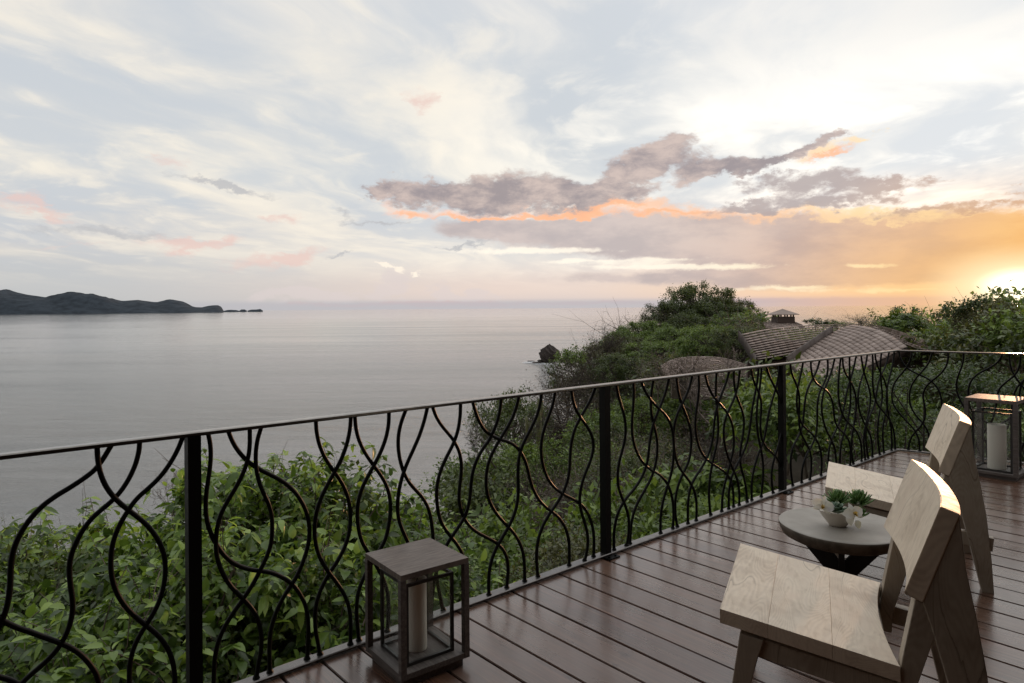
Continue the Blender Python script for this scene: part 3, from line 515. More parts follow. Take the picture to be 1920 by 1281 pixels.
# ------------------------------------------------------------------ railing
BARS = [[[[-0.278,1.07],[-0.31,1.001],[-0.326,0.982],[-0.364,0.952],[-0.41,0.925],[-0.454,0.905],[-0.498,0.875],[-0.535,0.831],[-0.563,0.779],[-0.577,0.735],[-0.581,0.68],[-0.581,0.629],[-0.586,0.57],[-0.6,0.527],[-0.611,0.497],[-0.639,0.445],[-0.675,0.317],[-0.69,0.165],[-0.683,0.04]],[[-0.326,1.069],[-0.326,1.015],[-0.317,0.959],[-0.301,0.913],[-0.273,0.864],[-0.234,0.819],[-0.195,0.782],[-0.161,0.741],[-0.134,0.697],[-0.113,0.647],[-0.103,0.603],[-0.102,0.557],[-0.106,0.508],[-0.118,0.458],[-0.139,0.415],[-0.164,0.377],[-0.191,0.344],[-0.211,0.306],[-0.225,0.262],[-0.228,0.219],[-0.229,0.175],[-0.228,0.033]],[[-0.186,1.065],[-0.186,1.031],[-0.197,0.98],[-0.22,0.928],[-0.247,0.888],[-0.273,0.856],[-0.311,0.831],[-0.334,0.814],[-0.365,0.781],[-0.387,0.743],[-0.405,0.694],[-0.411,0.672],[-0.414,0.627],[-0.41,0.576],[-0.402,0.531],[-0.402,0.482],[-0.413,0.432],[-0.434,0.386],[-0.46,0.353],[-0.495,0.327],[-0.529,0.304],[-0.549,0.291],[-0.583,0.247],[-0.601,0.164],[-0.605,0.059]],[[-0.036,1.057],[-0.054,1.013],[-0.087,0.956],[-0.118,0.915],[-0.16,0.88],[-0.191,0.86],[-0.211,0.837],[-0.231,0.808],[-0.251,0.775],[-0.271,0.735],[-0.28,0.697],[-0.284,0.665],[-0.287,0.623],[-0.284,0.575],[-0.269,0.516],[-0.246,0.469],[-0.217,0.423],[-0.184,0.383],[-0.15,0.346],[-0.119,0.303],[-0.095,0.256],[-0.078,0.204],[-0.073,0.153],[-0.071,0.117],[-0.072,0.033]],[[-0.725,1.069],[-0.739,0.959],[-0.735,0.838],[-0.713,0.712],[-0.666,0.595],[-0.597,0.503],[-0.57,0.484],[-0.528,0.454],[-0.486,0.42],[-0.443,0.389],[-0.407,0.36],[-0.374,0.32],[-0.347,0.275],[-0.328,0.229],[-0.318,0.185],[-0.314,0.029]],[[-0.809,1.074],[-0.83,0.859],[-0.824,0.69],[-0.774,0.507],[-0.695,0.397],[-0.612,0.33],[-0.585,0.314],[-0.56,0.291],[-0.521,0.205],[-0.503,0.051]],[[0.059,1.063],[0.069,1.018],[0.07,0.97],[0.066,0.923],[0.058,0.872],[0.05,0.826],[0.047,0.775],[0.049,0.727],[0.059,0.681],[0.072,0.642],[0.096,0.596],[0.115,0.559],[0.147,0.523],[0.186,0.492],[0.235,0.468],[0.277,0.455],[0.319,0.438],[0.362,0.405],[0.402,0.369],[0.407,0.358],[0.438,0.314],[0.46,0.264],[0.471,0.209],[0.474,0.155],[0.47,0.1],[0.465,0.031]],[[0.221,1.059],[0.222,1.01],[0.219,0.96],[0.208,0.917],[0.189,0.87],[0.161,0.822],[0.129,0.779],[0.105,0.739],[0.091,0.698],[0.084,0.655],[0.081,0.583],[0.092,0.537],[0.111,0.483],[0.134,0.437],[0.166,0.396],[0.198,0.354],[0.23,0.311],[0.25,0.264],[0.262,0.214],[0.264,0.172],[0.262,0.123],[0.249,0.077],[0.24,0.043]],[[0.137,1.061],[0.15,1.019],[0.174,0.975],[0.202,0.938],[0.239,0.899],[0.289,0.866],[0.34,0.837],[0.383,0.799],[0.41,0.772],[0.441,0.727],[0.464,0.679],[0.479,0.628],[0.482,0.575],[0.479,0.54],[0.467,0.486],[0.443,0.435],[0.414,0.377],[0.393,0.363],[0.362,0.324],[0.335,0.281],[0.313,0.232],[0.302,0.185],[0.298,0.136],[0.299,0.081],[0.301,0.038]],[[0.269,1.062],[0.252,1.018],[0.245,0.969],[0.244,0.924],[0.247,0.877],[0.259,0.825],[0.279,0.776],[0.302,0.729],[0.313,0.681],[0.312,0.626],[0.31,0.576],[0.303,0.551],[0.286,0.509],[0.264,0.473],[0.243,0.436],[0.218,0.398],[0.185,0.361],[0.153,0.326],[0.121,0.287],[0.098,0.246],[0.082,0.203],[0.074,0.153],[0.072,0.11],[0.07,0.021]],[[0.514,1.062],[0.515,1.014],[0.526,0.955],[0.549,0.898],[0.582,0.844],[0.616,0.798],[0.645,0.752],[0.669,0.693],[0.679,0.637],[0.679,0.577],[0.673,0.533],[0.663,0.498],[0.64,0.448],[0.608,0.407],[0.569,0.367],[0.54,0.326],[0.516,0.279],[0.504,0.23],[0.502,0.178],[0.505,0.124],[0.517,0.071],[0.526,0.033]],[[0.68,1.062],[0.678,1.012],[0.664,0.945],[0.639,0.885],[0.611,0.839],[0.577,0.791],[0.548,0.747],[0.524,0.703],[0.507,0.653],[0.5,0.602],[0.5,0.548],[0.508,0.498],[0.527,0.44],[0.559,0.387],[0.593,0.339],[0.626,0.289],[0.655,0.231],[0.67,0.172],[0.672,0.117],[0.669,0.031]],[[0.704,1.059],[0.707,0.999],[0.722,0.946],[0.752,0.882],[0.793,0.825],[0.835,0.771],[0.867,0.718],[0.886,0.662],[0.891,0.604],[0.885,0.548],[0.873,0.498],[0.862,0.457],[0.843,0.428],[0.795,0.374],[0.742,0.308],[0.716,0.26],[0.704,0.199],[0.705,0.129],[0.712,0.077],[0.717,0.029]],[[0.879,1.059],[0.88,1.007],[0.866,0.942],[0.836,0.879],[0.804,0.828],[0.767,0.778],[0.735,0.732],[0.715,0.68],[0.707,0.626],[0.709,0.575],[0.716,0.523],[0.731,0.468],[0.759,0.425],[0.81,0.342],[0.852,0.26],[0.871,0.189],[0.87,0.103],[0.861,0.03]],[[0.979,1.062],[0.95,1.007],[0.933,0.946],[0.931,0.888],[0.94,0.824],[0.959,0.764],[0.984,0.711],[1.024,0.665],[1.07,0.622],[1.099,0.572],[1.117,0.518],[1.126,0.467],[1.134,0.372],[1.143,0.263],[1.152,0.18],[1.167,0.109],[1.19,0.021]],[[1.098,1.064],[1.082,1.001],[1.052,0.926],[1.014,0.862],[0.974,0.8],[0.951,0.746],[0.931,0.691],[0.922,0.63],[0.921,0.573],[0.929,0.517],[0.973,0.427],[1.021,0.333],[1.045,0.235],[1.044,0.143],[1.03,0.016]],[[1.133,1.061],[1.151,1.009],[1.187,0.954],[1.236,0.908],[1.274,0.862],[1.302,0.806],[1.314,0.748],[1.31,0.686],[1.297,0.631],[1.29,0.571],[1.299,0.517],[1.321,0.466],[1.343,0.428],[1.395,0.375],[1.461,0.334],[1.53,0.297],[1.586,0.246],[1.621,0.183],[1.626,0.122],[1.616,0.064],[1.612,0.022]],[[1.302,1.06],[1.302,0.992],[1.284,0.912],[1.255,0.854],[1.21,0.799],[1.173,0.739],[1.151,0.677],[1.146,0.613],[1.153,0.541],[1.17,0.477],[1.191,0.445],[1.234,0.385],[1.271,0.341],[1.309,0.291],[1.326,0.217],[1.332,0.132],[1.317,0.025]],[[1.387,1.057],[1.405,0.997],[1.438,0.935],[1.465,0.899],[1.516,0.861],[1.574,0.836],[1.628,0.822],[1.676,0.795],[1.718,0.757],[1.752,0.705],[1.774,0.646],[1.782,0.602],[1.808,0.524],[1.853,0.453],[1.916,0.395],[1.972,0.361],[2.028,0.315],[2.077,0.245],[2.102,0.169],[2.101,0.098],[2.098,0.021]],[[1.576,1.062],[1.57,0.999],[1.546,0.93],[1.51,0.871],[1.464,0.819],[1.498,0.853],[1.443,0.807],[1.402,0.755],[1.375,0.696],[1.363,0.63],[1.362,0.562],[1.344,0.503],[1.321,0.466],[1.304,0.447],[1.265,0.409],[1.234,0.38],[1.209,0.355],[1.159,0.286],[1.123,0.188],[1.106,0.033]],[[1.712,1.063],[1.696,1.005],[1.665,0.944],[1.622,0.893],[1.58,0.849],[1.539,0.8],[1.504,0.756],[1.48,0.706],[1.473,0.649],[1.471,0.583],[1.49,0.515],[1.538,0.441],[1.594,0.381],[1.651,0.33],[1.702,0.264],[1.734,0.195],[1.745,0.125],[1.744,0.025]],[[1.877,1.065],[1.868,1.002],[1.84,0.934],[1.795,0.873],[1.744,0.814],[1.712,0.762],[1.693,0.705],[1.691,0.636],[1.694,0.565],[1.697,0.498],[1.674,0.425],[1.63,0.357],[1.572,0.304],[1.522,0.251],[1.487,0.184],[1.476,0.112],[1.48,0.026]],[[1.994,1.063],[1.98,0.991],[1.945,0.932],[1.905,0.869],[1.881,0.805],[1.874,0.739],[1.88,0.667],[1.909,0.6],[1.933,0.548],[1.989,0.492],[2.063,0.443],[2.155,0.399],[2.224,0.353],[2.277,0.282],[2.312,0.201],[2.32,0.113],[2.311,0.023]],[[2.119,1.062],[2.129,0.991],[2.16,0.929],[2.21,0.873],[2.268,0.816],[2.308,0.755],[2.313,0.693],[2.296,0.634],[2.251,0.575],[2.226,0.534],[2.191,0.468],[2.18,0.403],[2.185,0.336],[2.223,0.262],[2.253,0.183],[2.257,0.109],[2.239,0.059],[2.222,0.021]],[[2.342,1.059],[2.307,0.995],[2.247,0.93],[2.188,0.876],[2.144,0.811],[2.119,0.739],[2.113,0.666],[2.11,0.592],[2.097,0.532],[2.055,0.456],[1.996,0.403],[1.939,0.362],[1.883,0.305],[1.847,0.238],[1.833,0.168],[1.834,0.094],[1.845,0.028]],[[2.527,1.058],[2.536,1.005],[2.567,0.933],[2.603,0.865],[2.617,0.794],[2.614,0.725],[2.593,0.658],[2.555,0.594],[2.55,0.569],[2.527,0.491],[2.53,0.415],[2.569,0.338],[2.614,0.271],[2.64,0.201],[2.644,0.123],[2.629,0.055],[2.612,0.021]],[[2.706,1.061],[2.713,0.989],[2.704,0.909],[2.686,0.824],[2.683,0.743],[2.701,0.66],[2.743,0.583],[2.798,0.514],[2.88,0.457],[2.949,0.434],[3.009,0.393],[3.069,0.333],[3.105,0.27],[3.128,0.183],[3.132,0.1],[3.117,0.014]],[[2.774,1.061],[2.808,0.998],[2.869,0.931],[2.958,0.867],[3.022,0.826],[3.077,0.775],[3.114,0.707],[3.13,0.619],[3.124,0.533],[3.111,0.437],[3.08,0.375],[3.033,0.301],[2.991,0.228],[2.97,0.145],[2.966,0.072],[2.97,0.018]],[[2.915,1.061],[2.892,0.99],[2.882,0.913],[2.886,0.835],[2.912,0.765],[2.942,0.7],[2.958,0.625],[2.95,0.553],[2.926,0.467],[2.879,0.396],[2.81,0.335],[2.743,0.281],[2.696,0.219],[2.672,0.153],[2.662,0.084],[2.658,0.019]],[[3.076,1.064],[3.052,0.988],[3.004,0.913],[2.949,0.845],[2.903,0.783],[2.875,0.714],[2.856,0.639],[2.842,0.563],[2.837,0.531],[2.812,0.48],[2.764,0.416],[2.697,0.368],[2.614,0.329],[2.56,0.287],[2.519,0.231],[2.496,0.166],[2.489,0.099],[2.493,0.023]],[[3.173,1.059],[3.185,0.966],[3.223,0.875],[3.281,0.793],[3.325,0.717],[3.347,0.637],[3.348,0.554],[3.317,0.47],[3.312,0.453],[3.25,0.385],[3.185,0.325],[3.157,0.254],[3.143,0.18],[3.145,0.103],[3.17,0.022]],[[3.35,1.059],[3.323,0.984],[3.262,0.906],[3.203,0.854],[3.154,0.795],[3.126,0.723],[3.118,0.649],[3.127,0.562],[3.15,0.483],[3.186,0.427],[3.25,0.366],[3.326,0.301],[3.37,0.234],[3.391,0.158],[3.39,0.086],[3.384,0.022]],[[3.44,1.063],[3.451,0.972],[3.432,0.878],[3.4,0.791],[3.389,0.708],[3.398,0.624],[3.433,0.547],[3.458,0.501],[3.523,0.434],[3.613,0.388],[3.705,0.341],[3.775,0.304],[3.847,0.246],[3.876,0.181],[3.891,0.104],[3.887,0.018]],[[3.508,1.058],[3.533,0.978],[3.597,0.899],[3.662,0.85],[3.761,0.784],[3.829,0.72],[3.874,0.646],[3.89,0.561],[3.881,0.473],[3.88,0.467],[3.842,0.379],[3.787,0.276],[3.744,0.204],[3.716,0.13],[3.712,0.02]],[[3.67,1.06],[3.658,0.968],[3.657,0.881],[3.672,0.793],[3.687,0.717],[3.692,0.636],[3.674,0.545],[3.667,0.529],[3.619,0.426],[3.584,0.348],[3.566,0.261],[3.556,0.179],[3.558,0.108],[3.58,0.027]],[[3.828,1.062],[3.792,0.976],[3.718,0.894],[3.661,0.819],[3.625,0.736],[3.615,0.651],[3.598,0.555],[3.548,0.452],[3.445,0.383],[3.369,0.326],[3.326,0.294],[3.292,0.216],[3.278,0.135],[3.284,0.017]],[[3.906,1.066],[3.902,0.98],[3.918,0.883],[3.97,0.814],[4.023,0.751],[4.052,0.67],[4.045,0.573],[4.001,0.488],[3.978,0.399],[3.983,0.317],[4.033,0.235],[4.076,0.132],[4.083,0.018]],[[3.977,1.065],[3.96,0.957],[3.912,0.858],[3.829,0.783],[3.771,0.72],[3.742,0.648],[3.741,0.561],[3.768,0.476],[3.813,0.397],[3.872,0.301],[3.938,0.224],[3.962,0.139],[3.954,0.015]],[[4.156,1.066],[4.174,0.98],[4.217,0.917],[4.267,0.873],[4.305,0.809],[4.314,0.728],[4.289,0.637],[4.282,0.551],[4.313,0.467],[4.364,0.406],[4.469,0.35],[4.547,0.302],[4.618,0.225],[4.646,0.133],[4.656,0.007]],[[4.253,1.06],[4.243,0.955],[4.197,0.859],[4.158,0.77],[4.132,0.668],[4.112,0.565],[4.074,0.479],[4.01,0.402],[3.921,0.334],[3.847,0.266],[3.816,0.191],[3.806,0.114],[3.807,0.021]],[[4.315,1.063],[4.307,0.97],[4.28,0.878],[4.247,0.801],[4.233,0.71],[4.231,0.61],[4.249,0.522],[4.286,0.43],[4.31,0.358],[4.336,0.269],[4.328,0.186],[4.306,0.091],[4.296,0.023]],[[4.371,1.053],[4.425,0.968],[4.504,0.887],[4.585,0.804],[4.632,0.71],[4.644,0.611],[4.629,0.508],[4.572,0.411],[4.504,0.322],[4.454,0.251],[4.438,0.168],[4.451,0.08],[4.469,0.016]],[[4.609,1.052],[4.58,0.943],[4.531,0.844],[4.462,0.761],[4.414,0.67],[4.386,0.572],[4.352,0.475],[4.325,0.447],[4.257,0.373],[4.202,0.297],[4.161,0.213],[4.144,0.12],[4.152,0.018]],[[4.767,1.055],[4.783,0.986],[4.829,0.926],[4.898,0.858],[4.927,0.787],[4.929,0.7],[4.912,0.616],[4.91,0.512],[4.951,0.438],[5.034,0.357],[5.107,0.295],[5.143,0.213],[5.135,0.132],[5.122,0.063],[5.105,0.013]],[[5.015,1.064],[4.983,0.973],[4.934,0.895],[4.897,0.812],[4.89,0.721],[4.901,0.651],[4.929,0.591],[4.976,0.521],[5.036,0.485],[5.122,0.446],[5.209,0.393],[5.284,0.324],[5.335,0.257],[5.353,0.17],[5.352,0.086],[5.337,0.01]],[[5.138,1.062],[5.137,0.992],[5.167,0.907],[5.242,0.854],[5.331,0.817],[5.423,0.794],[5.502,0.742],[5.562,0.669],[5.581,0.593],[5.587,0.512],[5.62,0.434],[5.716,0.378],[5.83,0.333],[5.901,0.267],[5.936,0.185],[5.935,0.096],[5.923,0.024]],[[5.329,1.058],[5.282,0.977],[5.205,0.91],[5.116,0.852],[5.059,0.781],[5.034,0.701],[5.02,0.61],[5.0,0.507],[4.951,0.443],[4.867,0.391],[4.808,0.337],[4.778,0.267],[4.776,0.188],[4.787,0.107],[4.814,0.023]],[[5.463,1.062],[5.479,0.982],[5.451,0.899],[5.384,0.843],[5.305,0.783],[5.259,0.71],[5.251,0.633],[5.256,0.561],[5.248,0.454],[5.221,0.386],[5.157,0.323],[5.069,0.265],[5.001,0.211],[4.958,0.142],[4.954,0.068],[4.956,0.016]],[[5.628,1.066],[5.587,0.963],[5.504,0.877],[5.436,0.815],[5.382,0.746],[5.355,0.676],[5.354,0.598],[5.379,0.517],[5.43,0.426],[5.509,0.349],[5.589,0.27],[5.63,0.209],[5.642,0.139],[5.643,-0.023]],[[5.735,1.066],[5.705,0.956],[5.682,0.845],[5.673,0.733],[5.693,0.632],[5.741,0.552],[5.803,0.476],[5.918,0.411],[6.036,0.365],[6.111,0.291],[6.171,0.211],[6.192,0.117],[6.182,0.013]],[[5.792,1.057],[5.798,0.975],[5.84,0.909],[5.926,0.852],[5.999,0.795],[6.058,0.719],[6.094,0.632],[6.092,0.541],[6.021,0.367],[5.983,0.294],[5.966,0.213],[5.972,0.129],[6.001,0.041],[6.015,0.01]],[[5.925,1.063],[5.921,0.955],[5.929,0.852],[5.939,0.761],[5.945,0.665],[5.929,0.57],[5.898,0.491],[5.831,0.383],[5.772,0.328],[5.729,0.264],[5.706,0.186],[5.695,0.088],[5.7,0.008]],[[6.094,1.064],[6.047,0.947],[5.97,0.849],[5.91,0.783],[5.865,0.704],[5.835,0.624],[5.797,0.533],[5.661,0.392],[5.563,0.336],[5.514,0.274],[5.486,0.199],[5.479,0.139],[5.479,-0.011]],[[6.185,1.067],[6.207,0.987],[6.246,0.891],[6.304,0.808],[6.374,0.732],[6.403,0.655],[6.408,0.589],[6.384,0.541],[6.333,0.441],[6.276,0.366],[6.24,0.295],[6.225,0.211],[6.244,0.116],[6.269,0.008]],[[6.356,1.069],[6.331,0.98],[6.276,0.889],[6.222,0.843],[6.163,0.774],[6.133,0.698],[6.12,0.616],[6.137,0.565],[6.182,0.463],[6.276,0.378],[6.351,0.311],[6.427,0.231],[6.468,0.149],[6.459,0.009]],[[6.459,1.064],[6.47,0.977],[6.462,0.887],[6.454,0.797],[6.459,0.721],[6.488,0.652],[6.527,0.568],[6.635,0.492],[6.768,0.43],[6.888,0.35],[6.98,0.259],[7.018,0.168],[7.022,0.012]],[[6.539,1.065],[6.556,0.998],[6.599,0.919],[6.686,0.852],[6.762,0.794],[6.819,0.717],[6.85,0.636],[6.848,0.547],[6.845,0.495],[6.813,0.437],[6.775,0.393],[6.728,0.313],[6.711,0.231],[6.725,0.145],[6.752,0.014]],[[6.683,1.063],[6.65,0.977],[6.649,0.895],[6.659,0.802],[6.677,0.718],[6.701,0.639],[6.693,0.562],[6.65,0.514],[6.604,0.429],[6.58,0.342],[6.564,0.255],[6.577,0.164],[6.605,0.071],[6.625,0.014]],[[6.904,1.063],[6.87,0.981],[6.803,0.906],[6.724,0.859],[6.647,0.803],[6.601,0.734],[6.575,0.665],[6.548,0.576],[6.519,0.539],[6.432,0.465],[6.36,0.403],[6.31,0.339],[6.295,0.26],[6.307,0.171],[6.34,0.091],[6.36,0.018]],[[7.018,1.063],[7.003,0.973],[6.954,0.881],[6.879,0.791],[6.832,0.716],[6.804,0.64],[6.796,0.552],[6.829,0.466],[6.858,0.384],[6.918,0.291],[6.94,0.19],[6.928,0.019]]],[[[0.033,1.057],[0.037,0.998],[0.069,0.931],[0.106,0.89],[0.147,0.855],[0.216,0.822],[0.279,0.799],[0.328,0.766],[0.372,0.712],[0.393,0.677],[0.41,0.622],[0.42,0.561],[0.419,0.409],[0.376,0.267],[0.351,0.127],[0.397,-0.044]],[[0.158,1.056],[0.143,0.966],[0.106,0.885],[0.059,0.829],[0.017,0.774],[-0.022,0.702],[-0.039,0.626],[-0.035,0.525],[-0.026,0.496],[0.028,0.401],[0.093,0.333],[0.146,0.277],[0.189,0.22],[0.215,0.149],[0.22,0.064],[0.219,-0.003]],[[0.338,1.051],[0.32,0.978],[0.284,0.904],[0.234,0.844],[0.188,0.784],[0.146,0.713],[0.127,0.638],[0.126,0.553],[0.132,0.497],[0.163,0.42],[0.206,0.362],[0.253,0.312],[0.3,0.25],[0.323,0.096],[0.322,-0.043]],[[0.478,1.056],[0.48,0.99],[0.464,0.923],[0.429,0.859],[0.368,0.794],[0.328,0.766],[0.283,0.711],[0.255,0.652],[0.25,0.589],[0.26,0.538],[0.278,0.46],[0.272,0.363],[0.242,0.293],[0.189,0.232],[0.14,0.166],[0.118,0.095],[0.115,0.002]],[[0.611,1.061],[0.611,0.985],[0.591,0.908],[0.561,0.836],[0.545,0.764],[0.545,0.693],[0.557,0.632],[0.582,0.573],[0.631,0.472],[0.692,0.343],[0.754,0.264],[0.806,0.169],[0.831,0.045],[0.826,-0.056]],[[0.932,1.048],[0.899,0.988],[0.851,0.936],[0.777,0.893],[0.719,0.855],[0.677,0.802],[0.651,0.74],[0.646,0.659],[0.649,0.511],[0.693,0.434],[0.777,0.394],[0.85,0.354],[0.906,0.27],[0.926,0.142],[0.921,-0.053]],[[0.985,1.05],[0.987,0.977],[1.002,0.904],[1.029,0.842],[1.064,0.786],[1.095,0.749],[1.159,0.631],[1.187,0.506],[1.169,0.351],[1.095,0.214],[1.044,0.104],[1.031,-0.053]],[[1.075,1.058],[1.073,0.98],[1.053,0.902],[1.021,0.852],[0.978,0.81],[0.934,0.768],[0.898,0.717],[0.881,0.666],[0.877,0.531],[0.864,0.424],[0.785,0.289],[0.736,0.225],[0.704,0.141],[0.691,0.059],[0.694,-0.058]],[[1.198,1.074],[1.19,0.992],[1.16,0.898],[1.095,0.812],[1.072,0.787],[1.04,0.741],[1.017,0.686],[0.997,0.541],[1.0,0.437],[0.979,0.357],[0.927,0.288],[0.884,0.189],[0.875,0.083],[0.878,-0.054]]]]
rail = empty('railing', tuple(P1), 0, label='black wrought iron terrace railing with wavy crossing balusters', cat='railing')
def rp_(pl, s, z, y=0.):
    b, d, n = ((Vector((0, 0, 0)), D1, N1) if pl == 0 else (CN - P1, D2, N2)); return b + d * s + n * y + Vector((0, 0, z))
hw = .026
def rail_bar(name, z0, z1, hw, mat, ext0=-2.46, ext1=4.8):
    bis = (N1 + N2).normalized(); k = 1 / bis.dot(N1); bm = bmesh.new(); rows = []
    # three stations: far left, the rounded corner, far right
    st = [(rp_(0, ext0, 0), N1, 1)]
    for q in range(5):
        a = q / 4; n = (N1 * (1 - a) + N2 * a).normalized(); c = (rp_(0, 7.06 - .05 * (1 - a) ** 1.2, 0) * (1 - a) + rp_(1, .05 * a ** 1.2, 0) * a); st.append((c, n, 1.0))
    st.append((rp_(1, ext1, 0), N2, 1))
    e = .004
    for c, n, kk in st:
        sec = [(-hw + e, z0), (hw - e, z0), (hw, z0 + e), (hw, z1 - e), (hw - e, z1), (-hw + e, z1), (-hw, z1 - e), (-hw, z0 + e)]
        rows.append([bm.verts.new(c + n * y * kk + Vector((0, 0, z))) for y, z in sec])
    for i in range(len(rows) - 1):
        for j in range(8): bm.faces.new((rows[i][j], rows[i][(j + 1) % 8], rows[i + 1][(j + 1) % 8], rows[i + 1][j]))
    bm.faces.new(rows[0]); bm.faces.new(rows[-1][::-1]); bmesh.ops.recalc_face_normals(bm, faces=bm.faces)
    me = bpy.data.meshes.new(name); bm.to_mesh(me); bm.free(); me.materials.append(mat); return add(name, me, rail)
rail_bar('handrail', 1.058, 1.076, .0225, M_RAIL); rail_bar('bottom_rail', .008, .022, .028, M_RAILB)
for pl, s in ((0, -2.2), (0, 0.), (0, 2.42), (0, 4.63), (1, 2.4)):
    h = .0245; pv = [rp_(pl, s + a * h, z, b * h) for z in (-.02, 1.0595) for a, b in ((-1, -1), (1, -1), (1, 1), (-1, 1))]
    add('post', pydata('post', pv, [(0, 3, 2, 1), (4, 5, 6, 7), (0, 1, 5, 4), (1, 2, 6, 5), (2, 3, 7, 6), (3, 0, 4, 7)], M_IRON), rail)
    pv = [rp_(pl, s + a * .05, z, .028 + b) for z in (.001, .009) for a, b in ((-1, 0), (1, 0), (1, .045), (-1, .045))]
    add('foot_plate', pydata('foot_plate', pv, [(0, 3, 2, 1), (4, 5, 6, 7), (0, 1, 5, 4), (1, 2, 6, 5), (2, 3, 7, 6), (3, 0, 4, 7)], M_IRON), rail)
    for a in (-.03, .03):
        vv, ff = tube_vf([rp_(pl, s + a, .009, .052), rp_(pl, s + a, .017, .052)], .007, 6); ff.append(tuple(range(6, 12))); add('bolt', pydata('bolt', vv, ff, M_IRON), rail)
def smooth(q):
    q = np.array(q, float); r = q.copy(); r[1:-1] = .25 * q[:-2] + .5 * q[1:-1] + .25 * q[2:]; return r
def baluster(pl, q, i):
    q = smooth(q); q[0, 1] = 1.062; q[-1, 1] = .014
    c = catmull(q, 4); y = (.0042 if i % 2 else -.0042)
    p = [rp_(pl, s, z, y) for s, z in c]; vv, ff = tube_vf([tuple(a) for a in p], .0094, 8)
    me = pydata('baluster', vv, ff, M_IRON, True); b = add('baluster', me, rail)
    # weld collar at the foot
    f = rp_(pl, float(q[-1, 0]), 0, y); vv, ff = tube_vf([tuple(f + Vector((0, 0, z))) for z in (.020, .027, .034)], np.array([.017, .014, .010]), 8)
    add('weld', pydata('weld', vv, ff, M_IRON, True), b)
for i, q in enumerate(BARS[0]): baluster(0, q, i)
for i, q in enumerate(BARS[1]): baluster(1, q, i)
# the stretches outside the picture repeat the pattern
for i, q in enumerate(BARS[0][6:24]):
    baluster(0, [(s * .72 - 2.36 - (0 if s < 2.1 else .1), z) for s, z in q] if q[0][0] * .72 - 2.36 < -.95 else [(s * .0 - 5, z) for s, z in q][:0] or [(s * .72 - 2.36, z) for s, z in q], i) if q[0][0] * .72 - 2.36 < -.95 else None
for i, q in enumerate(BARS[0][24:40]):
    if q[0][0] - 2.45 + 1.35 < 2.3: baluster(1, [((s - 2.45) * .95 + 1.38, z) for s, z in q], i)

# ------------------------------------------------------------------ lanterns and candles
def lantern(x, y, yaw, w_, h_, lab, inner_top, inner_w, post, candle_r, candle_h, clab):
    L = empty('lantern', (x, y, 0), yaw, label=lab, cat='lantern', group='candle lanterns on the deck'); a = w_ / 2; k = post
    bz = .062 if h_ < .6 else .055
    add('top_board', box_mesh('top_board', (-a, -a, h_ - k * .9), (a, a, h_), M_LANTT, .0015), L)
    add('base_board', box_mesh('base_board', (-a, -a, bz - .024), (a, a, bz), M_LANT, .0015), L)
    add('plinth', box_mesh('plinth', (-a + .02, -a + .02, .0), (a - .02, a - .02, bz - .025), M_LANT, .0015), L)
    pm = box_mesh('corner_post', (-k / 2, -k / 2, bz - .0235), (k / 2, k / 2, h_ - k * .9 + .0005), M_LANT, .0012)
    e = a - k / 2 + .0015
    for sx in (-1, 1):
        for sy in (-1, 1): add('corner_post', pm, L, None, (sx * e, sy * e, 0))
    b = inner_w / 2; q = .013 if h_ < .6 else .016; f = empty('glass_box_frame'); 
    # the inner metal frame that holds four panes of glass
    V = []; F = []
    def bx(lo, hi):
        n0 = len(V); x0, y0, z0 = lo; x1, y1, z1 = hi
        V.extend([(x0, y0, z0), (x1, y0, z0), (x1, y1, z0), (x0, y1, z0), (x0, y0, z1), (x1, y0, z1), (x1, y1, z1), (x0, y1, z1)])
        F.extend([tuple(n0 + i for i in f_) for f_ in ((0, 3, 2, 1), (4, 5, 6, 7), (0, 1, 5, 4), (1, 2, 6, 5), (2, 3, 7, 6), (3, 0, 4, 7))])
    for sx in (-1, 1):
        for sy in (-1, 1): bx((sx * b - q / 2, sy * b - q / 2, bz), (sx * b + q / 2, sy * b + q / 2, inner_top))
    for z in (bz + .0005, inner_top - q):
        for sg in (-1, 1):
            bx((-b + q / 2, sg * b - q / 2 + .0006, z), (b - q / 2, sg * b + q / 2 - .0006, z + q - .0004)); bx((sg * b - q / 2 + .0006, -b + q / 2, z), (sg * b + q / 2 - .0006, b - q / 2, z + q - .0004))
    bpy.data.objects.remove(f)
    fr = add('glass_frame', pydata('glass_frame', V, F, M_DARKMETAL), L)
    gp = [((-b + q / 2, 0), 0), ((b - q / 2, 0), 0), ((0, -b + q / 2), 1), ((0, b - q / 2), 1)]
    for s_ in (-1, 1):
        add('pane', box_mesh('pane', (-b + q / 2, s_ * b - .0015, bz + q), (b - q / 2, s_ * b + .0015, inner_top - q), M_GLASS, 0), fr)
        add('pane', box_mesh('pane', (s_ * b - .0015, -b + q / 2, bz + q), (s_ * b + .0015, b - q / 2, inner_top - q), M_GLASS, 0), fr)
    C = empty('pillar_candle', (x, y, bz), yaw, label=clab, cat='candle', group='pillar candles inside the lanterns'); r = candle_r; hh = candle_h
    add('wax', lathe_mesh('wax', [(r * .97, 0.001), (r, .006), (r, hh - .01), (r * .985, hh - .002), (r * .93, hh), (r * .86, hh - .006), (r * .8, hh - .02), (.004, hh - .024)], M_WAX, 40), C)
    vv, ff = tube_vf([(0, 0, hh - .026), (.001, 0, hh - .012), (.004, 0, hh - .004)], .0016, 6); add('wick', pydata('wick', vv, ff, M_BLACK), C)
lantern(-.428, 2.996, rad(37.5), .33, .47, 'smaller grey wooden lantern by the railing at the front of the deck', .405, .222, .026, .0435, .31, 'tall cream pillar candle in the smaller front lantern')
